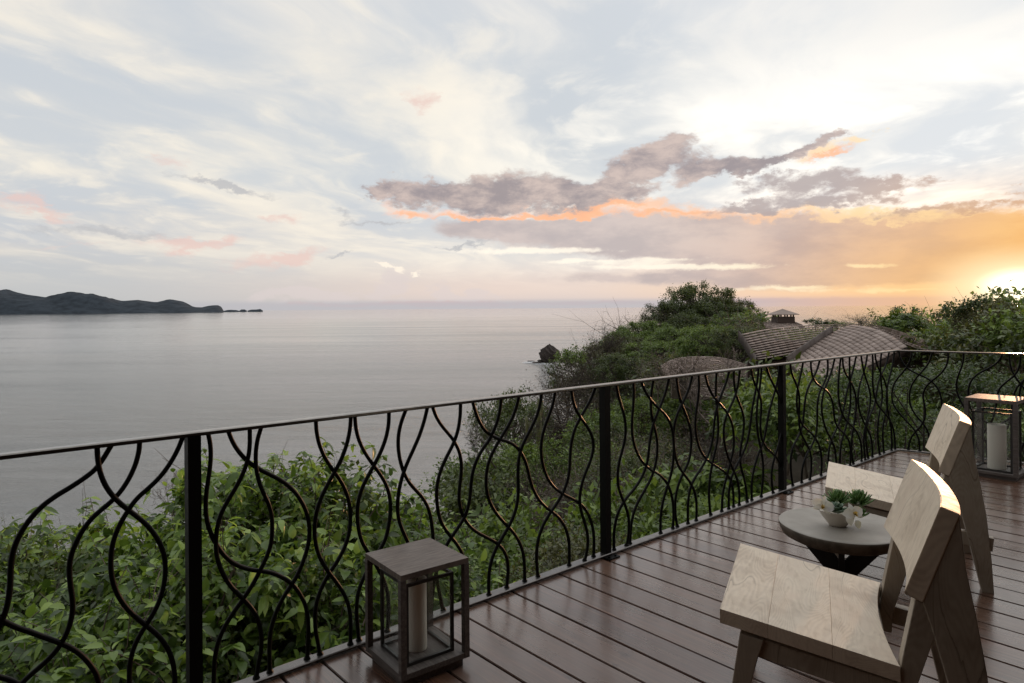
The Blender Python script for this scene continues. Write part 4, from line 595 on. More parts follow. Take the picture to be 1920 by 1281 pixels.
lantern(4.415, 6.23, rad(41), .40, .705, 'taller dark wooden lantern at the right edge behind the far chair', .585, .29, .034, .073, .405, 'thick white pillar candle in the taller lantern at the far right')

# ------------------------------------------------------------------ chairs
CW = .7251
def chair(x, y, a, lab):
    C = empty('lounge_chair', (x, y, 0), math.atan2(-math.sin(a), -math.cos(a)), label=lab, cat='chair', group='low teak lounge chairs'); W = CW
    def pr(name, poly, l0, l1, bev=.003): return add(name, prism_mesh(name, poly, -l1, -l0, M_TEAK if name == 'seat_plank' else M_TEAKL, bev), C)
    sl = .163; zt = lambda p: .4876 - sl * (.7654 - p)
    for i, (a0, a1) in enumerate(((.607, .7654), (.407, .6063))):
        pr('seat_plank', [(a1, zt(a1)), (a0, zt(a0)), (a0, zt(a0) - .05), (a1, zt(a1) - .05)], 0, W, .0008)
    # rear seat plank with its hollowed back edge
    bm = bmesh.new(); n = 16; top = []; bot = []
    fr_ = [(.4063, 0), (.4063, W)]; bk = [(.2108 + .032 * (1 - ((l / W) * 2 - 1) ** 2), l) for l in [W * (1 - i / n) for i in range(n + 1)]]
    pts = fr_ + bk
    A = [bm.verts.new((p, -l, zt(p))) for p, l in pts]; B = [bm.verts.new((p, -l, zt(p) - .05)) for p, l in pts]
    bm.faces.new(A); bm.faces.new(B[::-1])
    for i in range(len(pts)): bm.faces.new((A[i], B[i], B[(i + 1) % len(pts)], A[(i + 1) % len(pts)]))
    bmesh.ops.recalc_face_normals(bm, faces=bm.faces); bmesh.ops.bevel(bm, geom=[e for e in bm.edges if abs(e.verts[0].co.z - e.verts[1].co.z) < .03], offset=.0008, segments=1, affect='EDGES')
    me = bpy.data.meshes.new('seat_plank'); bm.to_mesh(me); bm.free(); me.materials.append(M_TEAK); add('seat_plank', me, C)
    # curved back slab
    prof = [(.200, .632), (.098, .922), (.045, .902), (.147, .612)]; n = 20; bm = bmesh.new(); rows = []
    for i in range(n + 1):
        l = W * i / n; dp = -.034 * (1 - (2 * i / n - 1) ** 2); rows.append([bm.verts.new((p + dp, -l, z + dp * .30)) for p, z in prof])
    for i in range(n):
        for j in range(4): bm.faces.new((rows[i][j], rows[i][(j + 1) % 4], rows[i + 1][(j + 1) % 4], rows[i + 1][j]))
    bm.faces.new(rows[0]); bm.faces.new(rows[-1][::-1]); bmesh.ops.recalc_face_normals(bm, faces=bm.faces)
    lon = [e for e in bm.edges if abs(e.verts[0].co.y - e.verts[1].co.y) > .01 or abs(e.verts[0].co.y) < 1e-5 or abs(e.verts[0].co.y + W) < 1e-5]
    bmesh.ops.bevel(bm, geom=lon, offset=.0025, segments=2, affect='EDGES')
    me = bpy.data.meshes.new('back_rest'); bm.to_mesh(me); bm.free(); me.materials.append(M_TEAKB); add('back_rest', me, C)
    rear = [(.047, .895), (.03, .73), (.006, .60), (-.022, .42), (-.044, .18), (-.054, 0), (0, 0), (.08, .37), (.122, .53), (.147, .612), (.16, .66), (.10, .80)]
    strut = [(.168, .615), (.205, .42), (.232, .23), (.178, .225), (.172, .31), (.115, .505), (.12, .60)]
    rl = [(.69, .409), (-.058, .294), (-.050, .222), (.64, .336), (.68, .34)]
    leg = [(.699, .413), (.762, 0), (.722, 0), (.64, .336), (.62, .40)]
    for sd_ in (0, 1):
        f = lambda a, b: (a, b) if sd_ == 0 else (W - b, W - a)
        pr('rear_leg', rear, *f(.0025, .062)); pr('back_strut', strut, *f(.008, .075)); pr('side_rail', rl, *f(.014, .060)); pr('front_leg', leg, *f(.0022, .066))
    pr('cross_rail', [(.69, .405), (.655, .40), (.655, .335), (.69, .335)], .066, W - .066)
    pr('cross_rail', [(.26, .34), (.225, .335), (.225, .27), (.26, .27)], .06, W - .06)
    return C
chair(1.4225, 2.0919, -.4187, 'pale teak lounge chair nearest the camera, at the bottom right')
chair(2.5198, 3.675, -.4605, 'pale teak lounge chair beyond the round table, partly behind the near chair')

# ------------------------------------------------------------------ table with its bowl of flowers
TB = Vector((1.698, 3.535, 0)); TH = .42
tb = empty('side_table', tuple(TB), 0, label='low round concrete side table on a black base between the chairs', cat='table')
jit = lambda a: .010 * math.sin(3 * a + 1) + .004 * math.sin(7 * a)
add('table_top', lathe_mesh('table_top', [(.15, TH - .070), (.262, TH - .070), (.286, TH - .058), (.302, TH - .020), (.304, TH - .003), (.3005, TH), (.288, TH + .0005), (.14, TH)], M_CONC, 72, jit), tb)
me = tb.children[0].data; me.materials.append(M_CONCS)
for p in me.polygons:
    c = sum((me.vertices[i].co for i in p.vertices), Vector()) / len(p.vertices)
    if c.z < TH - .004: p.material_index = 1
xs = [(-.225, .352), (-.105, .352), (0, .215), (.105, .352), (.225, .352), (.07, .17), (.16, 0), (.075, 0), (0, .09), (-.075, 0), (-.16, 0), (-.07, .17)]
for k, rz in enumerate((rad(-26), rad(64))):
    o = add('base_plate', prism_mesh('base_plate', xs, -.014 + .0003 * k, .014, M_BLACK, .001), tb); o.rotation_euler = (0, 0, rz)
def gp(x, y, z=0.): r = ray(x, y); return Vector((0, 0, EYE)) + r * ((z - EYE) / r.z)
bc = gp(1571, 986, TH); bc.z = TH + .0005
bowl = lathe_mesh('flower_bowl', [(.030, 0), (.036, .001), (.046, .018), (.066, .046), (.083, .078), (.085, .082), (.081, .082), (.064, .050), (.040, .020), (.02, .012)], M_BOWL, 48)
bo = tag(add('flower_bowl', bowl, None, None, tuple(bc)), 'small white oval bowl holding succulents and orchids on the table', 'bowl'); bo.scale = (1.12, .9, 1.); bo.rotation_euler = (0, 0, rad(-15))
# leaf templates -----------------------------------------------------
def leaf_tpl(fine=True, wid=.46, fold=.10, droop=.16):
    xs = [0, .18, .45, .75, 1.] if fine else [0, .4, 1.]; hwd = [0, .78, 1., .66, 0] if fine else [0, 1., 0]; V = []; F = []
    for i, (x, h) in enumerate(zip(xs, hwd)):
        z = -droop * x * x
        if h == 0: V.append((x, 0, z))
        else: V += [(x, -h * wid / 2, z + fold * h * wid), (x, 0, z), (x, h * wid / 2, z + fold * h * wid)]
    if fine: F = [(0, 2, 1), (0, 3, 2)] + sum([[(a, a + 1, a + 4), (a, a + 4, a + 3), (a + 1, a + 2, a + 5), (a + 1, a + 5, a + 4)] for a in (1, 4)], []) + [(7, 8, 10), (8, 9, 10)]
    else: F = [(0, 2, 1), (0, 3, 2), (1, 2, 4), (2, 3, 4)]
    return np.array(V, float), np.array(F)
def scatter(tpl, pos, dirs, ups, size):
    V, F = tpl; n = len(pos); d = dirs / (np.linalg.norm(dirs, axis=1)[:, None] + 1e-9); u = ups - d * (ups * d).sum(1)[:, None]; u /= np.linalg.norm(u, axis=1)[:, None] + 1e-9
    s = np.cross(u, d); P = pos[:, None, :] + size[:, None, None] * (V[None, :, 0:1] * d[:, None, :] + V[None, :, 1:2] * s[:, None, :] + V[None, :, 2:3] * u[:, None, :])
    return P.reshape(-1, 3), (F[None] + (np.arange(n) * len(V))[:, None, None]).reshape(-1, 3)
def succulent(px, py, Y, r, n, kind, lab):
    c = at(px, py, Y); pos = []; dr = []; up = []; sz = []
    for i in range(n):
        a = i * 2.39996; e = rad(12 + 74 * (i / n) if kind == 'spiky' else 8 + 76 * (i / n)); d = (math.cos(a) * math.cos(e), math.sin(a) * math.cos(e), math.sin(e))
        pos.append((d[0] * r * .06, d[1] * r * .06, r * .35 * (i / n))); dr.append(d); up.append((-d[0] * d[2], -d[1] * d[2], 1)); sz.append(r * (1.05 - .45 * i / n))
    tpl = leaf_tpl(True, .24, -.3, -.12) if kind == 'spiky' else leaf_tpl(True, .62, .25, -.25)
    P, F = scatter(tpl, np.array(pos), np.array(dr), np.array(up), np.array(sz)); me = npmesh('succulent', P, F, M_SUCC if kind == 'spiky' else M_SUCC2, True)
    o = tag(add('succulent', me, None, None, tuple(c)), lab, 'succulent'); md = o.modifiers.new('thick', 'SOLIDIFY'); md.thickness = .0035 if kind == 'spiky' else .003; md.offset = 0; return o
succulent(1571, 944, 3.47, .075, 46, 'spiky', 'spiky green succulent at the back left of the flower bowl')
succulent(1610, 946, 3.50, .080, 50, 'spiky', 'spiky green succulent spilling over the right side of the flower bowl')
succulent(1611, 968, 3.44, .052, 34, 'spiky', 'small spiky succulent hanging below the others at the right of the bowl')
succulent(1569, 963, 3.36, .058, 26, 'rosette', 'round dark green rosette succulent at the front of the bowl')
def orchid(px, py, Y, s, tilt, lab):
    O = empty('orchid_bloom', tuple(at(px, py, Y)), 0, label=lab, cat='orchid'); O.rotation_euler = tilt
    tp = leaf_tpl(True, .95, .10, .22); tn = leaf_tpl(True, .55, .10, .2)
    for i, (a, t_, k) in enumerate(((90, tn, 1.), (10, tp, 1.1), (170, tp, 1.1), (-35, tn, .95), (-145, tn, .95))):
        d = np.array([[math.cos(rad(a)), math.sin(rad(a)), .18]]); P, F = scatter(t_, np.zeros((1, 3)), d, np.array([[0, 0, 1.]]), np.array([s * k * .92])); add('petal', npmesh('petal', P, F, M_PETAL, True), O)
    P, F = scatter(leaf_tpl(True, .6, .5, -.4), np.zeros((3, 3)), np.array([[0, -1, .5], [.5, -.5, .9], [-.5, -.5, .9]]), np.array([[0, 0, 1.]] * 3), np.array([s * .5] * 3)); add('lip', npmesh('lip', P, F, M_PETALC, True), O)
orchid(1543, 949, 3.36, .056, (rad(68), rad(12), rad(-28)), 'white orchid bloom at the left rim of the bowl')
orchid(1600, 963, 3.28, .056, (rad(62), rad(-10), rad(12)), 'white orchid bloom hanging over the front of the bowl')
P, F = scatter(leaf_tpl(True, .85, .1, .3), np.array([list(at(1590, 966, 3.32)), list(at(1604, 976, 3.30))]), np.array([[.1, -.4, -.6], [.4, -.3, -.7]]), np.array([[0, -1, .4]] * 2), np.array([.05, .042]))
tag(add('fallen_petals', npmesh('fallen_petals', P, F, M_PETAL, True)), 'loose white petals draped over the front rim of the bowl', 'petals')
# ------------------------------------------------------------------ buildings below the terrace
def patch(e0, e1, s0, s1, nu, nv):
    """Coons patch.  e0: v=0 edge, e1: v=1 edge (both along u); s0: u=0 edge, s1: u=1 edge (along v); lists of (px, py, depth)"""
    def cur(e, n):
        c = catmull([tuple(at(*p)) for p in e], 12); L = np.r_[0, np.cumsum(np.linalg.norm(np.diff(c, axis=0), axis=1))]; t = np.linspace(0, L[-1], n + 1)
        return np.stack([np.interp(t, L, c[:, k]) for k in range(3)], 1)
    A, B = cur(e0, nu), cur(e1, nu); Cc, Dd = cur(s0, nv), cur(s1, nv); u = np.linspace(0, 1, nu + 1)[None, :, None]; v = np.linspace(0, 1, nv + 1)[:, None, None]
    return (1 - v) * A[None] + v * B[None] + (1 - u) * Cc[:, None] + u * Dd[:, None] - ((1 - u) * (1 - v) * A[0] + u * (1 - v) * A[-1] + (1 - u) * v * B[0] + u * v * B[-1])
def tiles(name, G, parent, th=.05, gap=.05, lift=.06, stag=False, rough=.02, mat=None, under=True):
    """every cell of the patch is a tile slab, its lower edge lifted over the next course"""
    nv, nu = G.shape[0] - 1, G.shape[1] - 1; V = []; F = []
    for j in range(nv):
        for i in range(nu):
            for half in ((0.,) if not stag or j % 2 == 0 else (.5,)):
                u0, u1 = i + half, i + 1 + half
                if u1 > nu: u1 = nu
                def P(u, v):
                    a = min(int(u), nu - 1); b = min(int(v), nv - 1); fu = u - a; fv = v - b
                    return (1 - fv) * ((1 - fu) * G[b, a] + fu * G[b, a + 1]) + fv * ((1 - fu) * G[b + 1, a] + fu * G[b + 1, a + 1])
                g = gap * .5; a, b, c, d = P(u0 + g, j + .02), P(u1 - g, j + .02), P(u1 - g, min(nv, j + 1.06)), P(u0 + g, min(nv, j + 1.06))
                n = np.cross(b - a, d - a); n /= np.linalg.norm(n) + 1e-9
                if n[2] < 0: n = -n
                r = random.uniform(-rough, rough); up = n * (lift + r); V0 = len(V)
                V += [a + n * .005, b + n * .005, c + up, d + up, a - n * th, b - n * th, c + up - n * th, d + up - n * th]
                F += [tuple(V0 + k for k in f) for f in ((0, 1, 2, 3), (3, 2, 6, 7), (0, 4, 5, 1), (1, 5, 6, 2), (0, 3, 7, 4), (4, 7, 6, 5))]
    o = add(name, npmesh(name, V, F, mat or M_TILE), parent); o['kind'] = 'stuff'; return o
def slab(name, pts, th, parent, mat, axis=(0, 0, -1)):
    p = [Vector(at(*q)) if len(q) == 3 else Vector(q[:3]) for q in pts]; a = Vector(axis) * th; n = len(p)
    V = [tuple(q) for q in p] + [tuple(q + a) for q in p]; F = [tuple(range(n)), tuple(range(2 * n - 1, n - 1, -1))] + [(i, (i + 1) % n, n + (i + 1) % n, n + i) for i in range(n)]
    return add(name, pydata(name, V, F, mat), parent)
def strip(name, pts, w_, th, parent, mat):
    """a bar of rectangular section following a curve"""
    c = catmull([tuple(at(*p)) for p in pts], 8); V = []; F = []; n = len(c)
    for p in c: V += [p + np.array((0, 0, th / 2)), p + np.array((0, w_, th / 2)), p + np.array((0, w_, -th / 2)), p + np.array((0, 0, -th / 2))]
    for i in range(n - 1):
        for k in range(4): F.append((i * 4 + k, i * 4 + (k + 1) % 4, (i + 1) * 4 + (k + 1) % 4, (i + 1) * 4 + k))
    F += [(0, 1, 2, 3), (4 * n - 1, 4 * n - 2, 4 * n - 3, 4 * n - 4)]
    return add(name, npmesh(name, V, F, mat), parent)
b0 = at(1500, 720, 24)
H = empty('villa', (0, 0, 0), 0, label='villa below the terrace with curved leaf-shaped brown tiled roofs', cat='building')
GA = patch([(1389, 627, 30), (1440, 617, 30.5), (1500, 611, 31), (1570, 608.5, 31.5), (1650, 612, 31.5), (1735, 640, 30)],
           [(1421, 677, 25.5), (1450, 672.5, 25.8), (1500, 663, 26), (1560, 650, 26.5), (1640, 645, 27), (1720, 652, 27)],
           [(1389, 627, 30), (1404, 650, 28), (1421, 677, 25.5)], [(1735, 640, 30), (1726, 646, 28), (1720, 652, 27)], 24, 12)
tiles('roof_tiles', GA, H, .03, .004, .075, False, .002)
GB = patch([(1480, 679, 22.2), (1512, 657, 23.5), (1545, 634, 25), (1580, 615, 26.5), (1600, 609.5, 27)],
           [(1527, 724, 20.2), (1570, 711, 20.8), (1620, 690, 21.6), (1665, 668, 22.6), (1701, 650, 23.2)],
           [(1480, 679, 22.2), (1498, 700, 21.2), (1512, 716, 20.5), (1527, 724, 20.2)], [(1600, 609.5, 27), (1635, 615, 26), (1672, 630, 24.6), (1701, 650, 23.2)], 17, 13)
tiles('roof_tiles', np.ascontiguousarray(GB.transpose(1, 0, 2)[::-1]), H, .03, .035, .026, False, .003)
GC = patch([(1636, 612, 27), (1680, 628, 25.5), (1730, 645, 24.5), (1776, 660, 24)], [(1668, 634, 24.8), (1702, 649, 23.6), (1736, 659, 22.8), (1768, 667, 22.4)],
           [(1636, 612, 27), (1668, 634, 24.8)], [(1776, 660, 24), (1768, 667, 22.4)], 20, 4)
tiles('roof_tiles', GC, H, .05, .03, .07, False, .01)
strip('fascia', [(1386, 629, 29.9), (1402, 652, 27.9), (1420, 681, 25.4)], .15, .42, H, M_FASCIA)
strip('fascia', [(1476, 681, 22.0), (1508, 659, 23.3), (1541, 636, 24.8), (1562, 622, 25.8)], .15, .40, H, M_FASCIA)
strip('fascia', [(1478, 684, 22.1), (1497, 706, 21.1), (1511, 722, 20.4), (1529, 731, 20.2)], .12, .26, H, M_FASCIA)
strip('fascia', [(1529, 731, 20.3), (1572, 718, 20.9), (1622, 697, 21.7), (1666, 675, 22.7), (1701, 656, 23.3)], .12, .26, H, M_FASCIA)
slab('gable', [(1672, 662, 24.0), (1703, 652, 23.5), (1742, 667, 23.5), (1735, 690, 23.6), (1680, 690, 24)], .2, H, M_FASCIA, (0, 1, 0))
slab('wall', [(1424, 684, 27.2), (1478, 676, 27.2), (1560, 668, 27), (1560, 750, 27), (1424, 750, 27.2)], .3, H, M_WALL, (0, 1, 0))
slab('wall', [(1492, 700, 23.5), (1600, 690, 23.5), (1600, 755, 23.5), (1492, 755, 23.5)], .3, H, M_WALL, (0, 1, 0))
slab('eave_soffit', [(1391, 634, 30), (1421, 684, 25.8), (1560, 660, 26.8), (1560, 640, 31)], .1, H, M_FASCIA)
for px, y0, Y in ((1405, 690, 26.6), (1411, 690, 27.4), (1421, 686, 26.2)):
    slab('veranda_post', [(px - 3, y0 - 12, Y), (px + 3, y0 - 12, Y), (px + 3, 745, Y), (px - 3, 745, Y)], .15, H, M_FASCIA, (0, 1, 0))
slab('dark_doorway', [(1536, 722, 23.3), (1552, 722, 23.3), (1552, 750, 23.3), (1536, 750, 23.3)], .05, H, M_BLACK, (0, -1, 0))

H2 = empty('villa', (0, 0, 0), 0, label='low domed villa roof of small shingles behind bare branches left of the main villa', cat='building')
GD = patch([(1238, 686, 41), (1265, 673, 42), (1305, 668.5, 43), (1355, 671, 43), (1402, 684, 42)], [(1250, 712, 37), (1290, 702, 37.5), (1330, 700, 38), (1370, 708, 38), (1402, 722, 38)],
           [(1238, 686, 41), (1242, 700, 39), (1250, 712, 37)], [(1402, 684, 42), (1402, 704, 40), (1402, 722, 38)], 40, 14)
tiles('roof_tiles', GD, H2, .05, .06, .06, True, .02)
GE = patch([(1318, 690, 38.6), (1334, 676, 39), (1352, 678, 39), (1366, 694, 38)], [(1290, 730, 35), (1315, 742, 34), (1345, 748, 33.5), (1385, 735, 34)],
           [(1318, 690, 38.6), (1298, 708, 37), (1290, 730, 35)], [(1366, 694, 38), (1382, 712, 36), (1385, 735, 34)], 24, 18)
tiles('roof_tiles', GE, H2, .05, .06, .06, True, .02)
slab('wall', [(1260, 712, 38.5), (1400, 722, 39), (1400, 752, 39), (1260, 748, 38.5)], .3, H2, M_WALL, (0, 1, 0))

H3 = empty('pavilion', (0, 0, 0), 0, label='far pavilion with a shallow domed roof carrying a small open cupola', cat='building')
GF = patch([(1430, 606, 44), (1448, 601, 44.5), (1470, 599.5, 45), (1490, 603, 44.5), (1506, 611, 44)], [(1436, 616, 41), (1455, 616, 41), (1475, 615, 41), (1495, 614, 41), (1508, 614, 41)],
           [(1430, 606, 44), (1436, 616, 41)], [(1506, 611, 44), (1508, 614, 41)], 26, 7)
tiles('roof_tiles', GF, H3, .05, .05, .05, True, .015)
cu = at(1469.5, 600, 43.2); px = 43.2 / 1280
def cb(name, x0, x1, y0, y1, z0, z1, mat): return add(name, pydata(name, [(cu.x + a * px, cu.y + b * px, cu.z + c * px) for c in (z0, z1) for a, b in ((x0, y0), (x1, y0), (x1, y1), (x0, y1))], [(0, 3, 2, 1), (4, 5, 6, 7), (0, 1, 5, 4), (1, 2, 6, 5), (2, 3, 7, 6), (3, 0, 4, 7)], mat), H3)
cb('cupola_base', -16, 16, -12, 20, -6, 6, M_FASCIA)
for ax in (-13.5, -9.5, 9, 13.5):
    for ay in (-11, 17): cb('cupola_post', ax - 1.1, ax + 1.1, ay - 1.1, ay + 1.1, 6, 11.5, M_FASCIA)
zz = 10.8; V = [(cu.x + a * px, cu.y + b * px, cu.z + c * px) for a, b, c in ((-22, -18, zz), (22, -18, zz), (22, 26, zz), (-22, 26, zz), (-.5, 4, zz + 10), (-22, -18, zz - 1.2), (22, -18, zz - 1.2), (22, 26, zz - 1.2), (-22, 26, zz - 1.2))]
add('cupola_roof', pydata('cupola_roof', V, [(0, 1, 4), (1, 2, 4), (2, 3, 4), (3, 0, 4), (5, 8, 7, 6), (0, 5, 6, 1), (1, 6, 7, 2), (2, 7, 8, 3), (3, 8, 5, 0)], M_TILE), H3)

# ------------------------------------------------------------------ unseen house behind the camera, roof and walls shaped to shade the terrace
HB = empty('unseen_shade_house', tuple(P1), RA, label='unseen dark house behind the camera, shaped to shade the terrace', cat='house')
def hb(name, s0, s1, t0, t1, z0, z1, mat): return add(name, box_mesh(name, (s0, -t1, z0), (s1, -t0, z1), mat, .004), HB)
hb('wall', -2.5, 9., 6.2, 6.45, -.3, 3.3, M_WALLD); hb('wall', -2.75, -2.5, .06, 6.45, -.3, 3.3, M_WALLD); hb('wall', 8.9, 9.1, 5.2, 6.2, -.3, 3.3, M_WALLD)  # added walls, out of view, shut off sky light from behind and left
rp = [(-2.9, .7), (.1, .7), (1.4, 2.5), (4.6, 2.7), (9.4, 6.7), (-2.9, 6.7)]  # roof outline stays out of view and is shaped to darken the chair sides
me = pydata('roof', [(s, -t, z) for z in (3.3, 3.5) for s, t in rp], [tuple(range(6)), tuple(range(11, 5, -1))] + [(i, (i + 1) % 6, 6 + (i + 1) % 6, 6 + i) for i in range(6)], M_FASCIA); add('roof', me, HB)
for k in range(5): hb('door_frame', -1.4 + k * 2.2, -1.3 + k * 2.2, 6.12, 6.2, 0, 2.5, M_FASCIA)

# ------------------------------------------------------------------ plants
def crown_np(n, R=1., leaf=.12, clumps=40, clump=.24, tpl=None, seed=0, flat=.8, low=-.35, rosette=0, droop=.25, var=.3, hollow=.5, spread=.5):
    g = np.random.default_rng(seed); cen = []
    while len(cen) < clumps:
        v = g.normal(size=3); v /= np.linalg.norm(v)
        if v[2] < low: continue
        r = R * (hollow + (1 - hollow) * g.random() ** .5) * (1 + .22 * math.sin(v[0] * 5 + seed) * math.cos(v[1] * 4 + seed)); cen.append(v * r * np.array([1, 1, flat]))
    cen = np.array(cen); cs = clump * (.6 + .8 * g.random(clumps))
    if rosette:
        m = n // rosette; ci = g.integers(0, clumps, m); c = cen[ci] + g.normal(size=(m, 3)) * cs[ci][:, None] * .55
        outw = c / (np.linalg.norm(c, axis=1)[:, None] + .1) + np.array([0, 0, .5]) + g.normal(size=(m, 3)) * .35; outw /= np.linalg.norm(outw, axis=1)[:, None]
        ref = np.cross(outw, g.normal(size=(m, 3))); ref /= np.linalg.norm(ref, axis=1)[:, None]; oth = np.cross(outw, ref)
        a = (np.arange(rosette) / rosette * 2 * math.pi)[None, :] + g.random((m, 1)) * 6 + g.normal(size=(m, rosette)) * .25
        d = np.cos(a)[..., None] * ref[:, None] + np.sin(a)[..., None] * oth[:, None] + outw[:, None] * (.35 + .3 * g.normal(size=(m, rosette, 1))); d[..., 2] -= droop * (.4 + g.random((m, rosette)))
        pos = np.repeat(c[:, None], rosette, 1); up = np.repeat(outw[:, None], rosette, 1); pos, d, up = pos.reshape(-1, 3), d.reshape(-1, 3), up.reshape(-1, 3)
        up = up + g.normal(size=up.shape) * .2
    else:
        ci = g.integers(0, clumps, n); pos = cen[ci] + g.normal(size=(n, 3)) * cs[ci][:, None] * spread
        o = pos / (np.linalg.norm(pos, axis=1)[:, None] + .1); d = o * .6 + g.normal(size=(n, 3)) * .7; d[:, 2] -= droop; up = np.array([0, 0, 1.]) + g.normal(size=(n, 3)) * .45 + o * .35
    sz = leaf * (1 - var + 2 * var * g.random(len(pos)))
    P, F = scatter(tpl, pos, d, up, sz); return P, F, cen
def branch_np(cen, base, r0=.035, seed=0, every=2, sides=5, minr=.006, twigs=0, R=1.):
    g = np.random.default_rng(seed + 99); V = []; F = []; base = np.array(base, float); top = cen.mean(0) * .3
    trunk = np.array([base, base * .55 + top * .45 + g.normal(size=3) * .05, top]); tr = catmull(trunk, 4)
    v, f = tube_vf(tr, np.linspace(r0, r0 * .6, len(tr)), sides + 1, 0); V += v; F += f
    for k, c in enumerate(cen[::every]):
        s = tr[g.integers(len(tr) // 2, len(tr))]; m = (s + c) / 2 + g.normal(size=3) * .09 * R + np.array([0, 0, .04]); p = catmull([s, m, c], 4)
        v, f = tube_vf(p, np.linspace(r0 * .5, minr, len(p)), sides, len(V)); V += v; F += f
        for q in range(twigs):
            s2 = p[g.integers(3, len(p))]; e2 = s2 + (c - s2) * .2 + g.normal(size=3) * .26 * R + np.array([0, 0, .08]); m2 = (s2 + e2) / 2 + g.normal(size=3) * .04 * R
            v, f = tube_vf(np.array([s2, m2, e2]), np.array([minr, minr * .75, minr * .4]), 3, len(V)); V += v; F += f
            for z in range(2):
                e3 = e2 + (e2 - m2) * .6 + g.normal(size=3) * .13 * R; v, f = tube_vf(np.array([m2 + (e2 - m2) * (.5 + .5 * z), e3]), np.array([minr * .5, minr * .3]), 3, len(V)); V += v; F += f
    return V, F
QUAD = (np.array([(0, 0, 0), (.5, -.26, .04), (1, 0, -.08), (.5, .26, .04)], float), np.array([(0, 1, 2), (0, 2, 3)])); FINE = leaf_tpl(True); COARSE = leaf_tpl(False); LONG = leaf_tpl(True, .26, .12, .3); SLIM = leaf_tpl(False, .34, .1, .1)
def variant(name, n, leaf, clumps, clump, tpl, mat, seed, twmat=M_BARK, twigs=0, **k):
    P, F, cen = crown_np(n, 1., leaf, clumps, clump, tpl, seed, **k); me = npmesh(name + '_foliage', P, F, mat)
    V, FF = branch_np(cen, (0, 0, -1.15), .03, seed, 2, 5, .007, twigs); return (me, npmesh(name + '_branches', V, FF, twmat, True))
GR = [variant('leafy', 2600, .15, 46, .34, COARSE, m, 10 + i) for i, m in enumerate((M_LEAFG, M_LEAFG, M_LEAFO, M_LEAFD))]
GRF = [variant('finely_leaved', 9000, .064, 100, .24, QUAD, m, 30 + i, spread=.38, var=.4) for i, m in enumerate((M_LEAFG, M_LEAFO, M_LEAFD, M_LEAFO))]
RO = [variant('rosette_leaved', 2600, .20, 44, .30, COARSE, m, 50 + i, rosette=6, droop=.4) for i, m in enumerate((M_LEAFG, M_LEAFN))]
FAR = [variant('distant', 4200, .078, 90, .20, QUAD, m, 130 + i, spread=.36, hollow=.6, var=.4) for i, m in enumerate((M_LEAFG, M_LEAFO, M_LEAFD, M_LEAFG))]
BIG = [variant('great_tree', 20000, .044, 200, .15, QUAD, m, 160 + i, M_TWIGD, 0, flat=.8, hollow=.62, spread=.34, var=.4) for i, m in enumerate((M_LEAFD, M_LEAFO, M_LEAFG))]
LOOSE = [variant('loose_crown', 950, .17, 26, .22, COARSE, m, 180 + i, hollow=.3) for i, m in enumerate((M_LEAFD, M_LEAFG, M_LEAFO))]
TW = [variant('twiggy', 1500 if i < 2 else 700, .055, 60, .36, COARSE, (M_LEAFB, M_LEAFO, M_LEAFB)[i], 70 + i, (M_TWIGD, M_TWIG, M_TWIGD)[i], 5) for i in range(3)]
DOWN = -1.15
def put(kind, var, x, y, z, R, lab, cat, group=None, sz=1., rz=None, names=('foliage', 'branches')):
    """z = height of the crown centre"""
    e = empty(kind, (x, y, z), random.uniform(0, 6.28) if rz is None else rz, label=lab, cat=cat, group=group); e.scale = (R, R, R * sz)
    a = add(names[0], var[0], e); a['kind'] = 'stuff'; add(names[1], var[1], e); return e
VILLAS = [(11.8, 27, 4.5), (12.5, 23, 3.5), (11.5, 38, 4.5), (17, 44, 2.6)]
placed = []
def free(x, y, r):
    for (a, b, c) in placed:
        if (a - x) ** 2 + (b - y) ** 2 < (.62 * (r + c)) ** 2: return False
    return True
def hidden_by_building(px, d, top):      # keep the view of the villas open
    if 1375 < px < 1790 and d < 32: return top > -1.55 - .02 * d - (1.2 if px < 1560 else .3)
    return False
KINDN = {}
for v_, n_ in zip(GR + GRF + RO, ('green leafy', 'bright green leafy', 'olive leafy', 'dark green', 'fine green', 'fine olive', 'fine dark', 'dusty olive', 'rosette leaved', 'pale rosette leaved')): KINDN[id(v_[0])] = n_
for v_, n_ in zip(TW, ('brown twiggy', 'grey twiggy', 'nearly bare')): KINDN[id(v_[0])] = n_
ORD = ['first', 'second', 'third', 'fourth', 'fifth', 'sixth', 'seventh', 'eighth', 'ninth', 'tenth', 'eleventh', 'twelfth', 'thirteenth', 'fourteenth']
SEEN = {}
def slope_label(v, row, px):
    zone = 'left of the near post' if px < 360 else 'between near and middle posts' if px < 1137 else 'between middle and far posts' if px < 1475 else 'between far post and rail corner' if px < 1680 else 'behind the short rail'
    key = (row, zone); SEEN[key] = SEEN.get(key, 0) + 1
    return '%s shrub, %s row downslope, %s from left, %s' % (KINDN[id(v[0])], ORD[row], ORD[SEEN[key] - 1], zone)
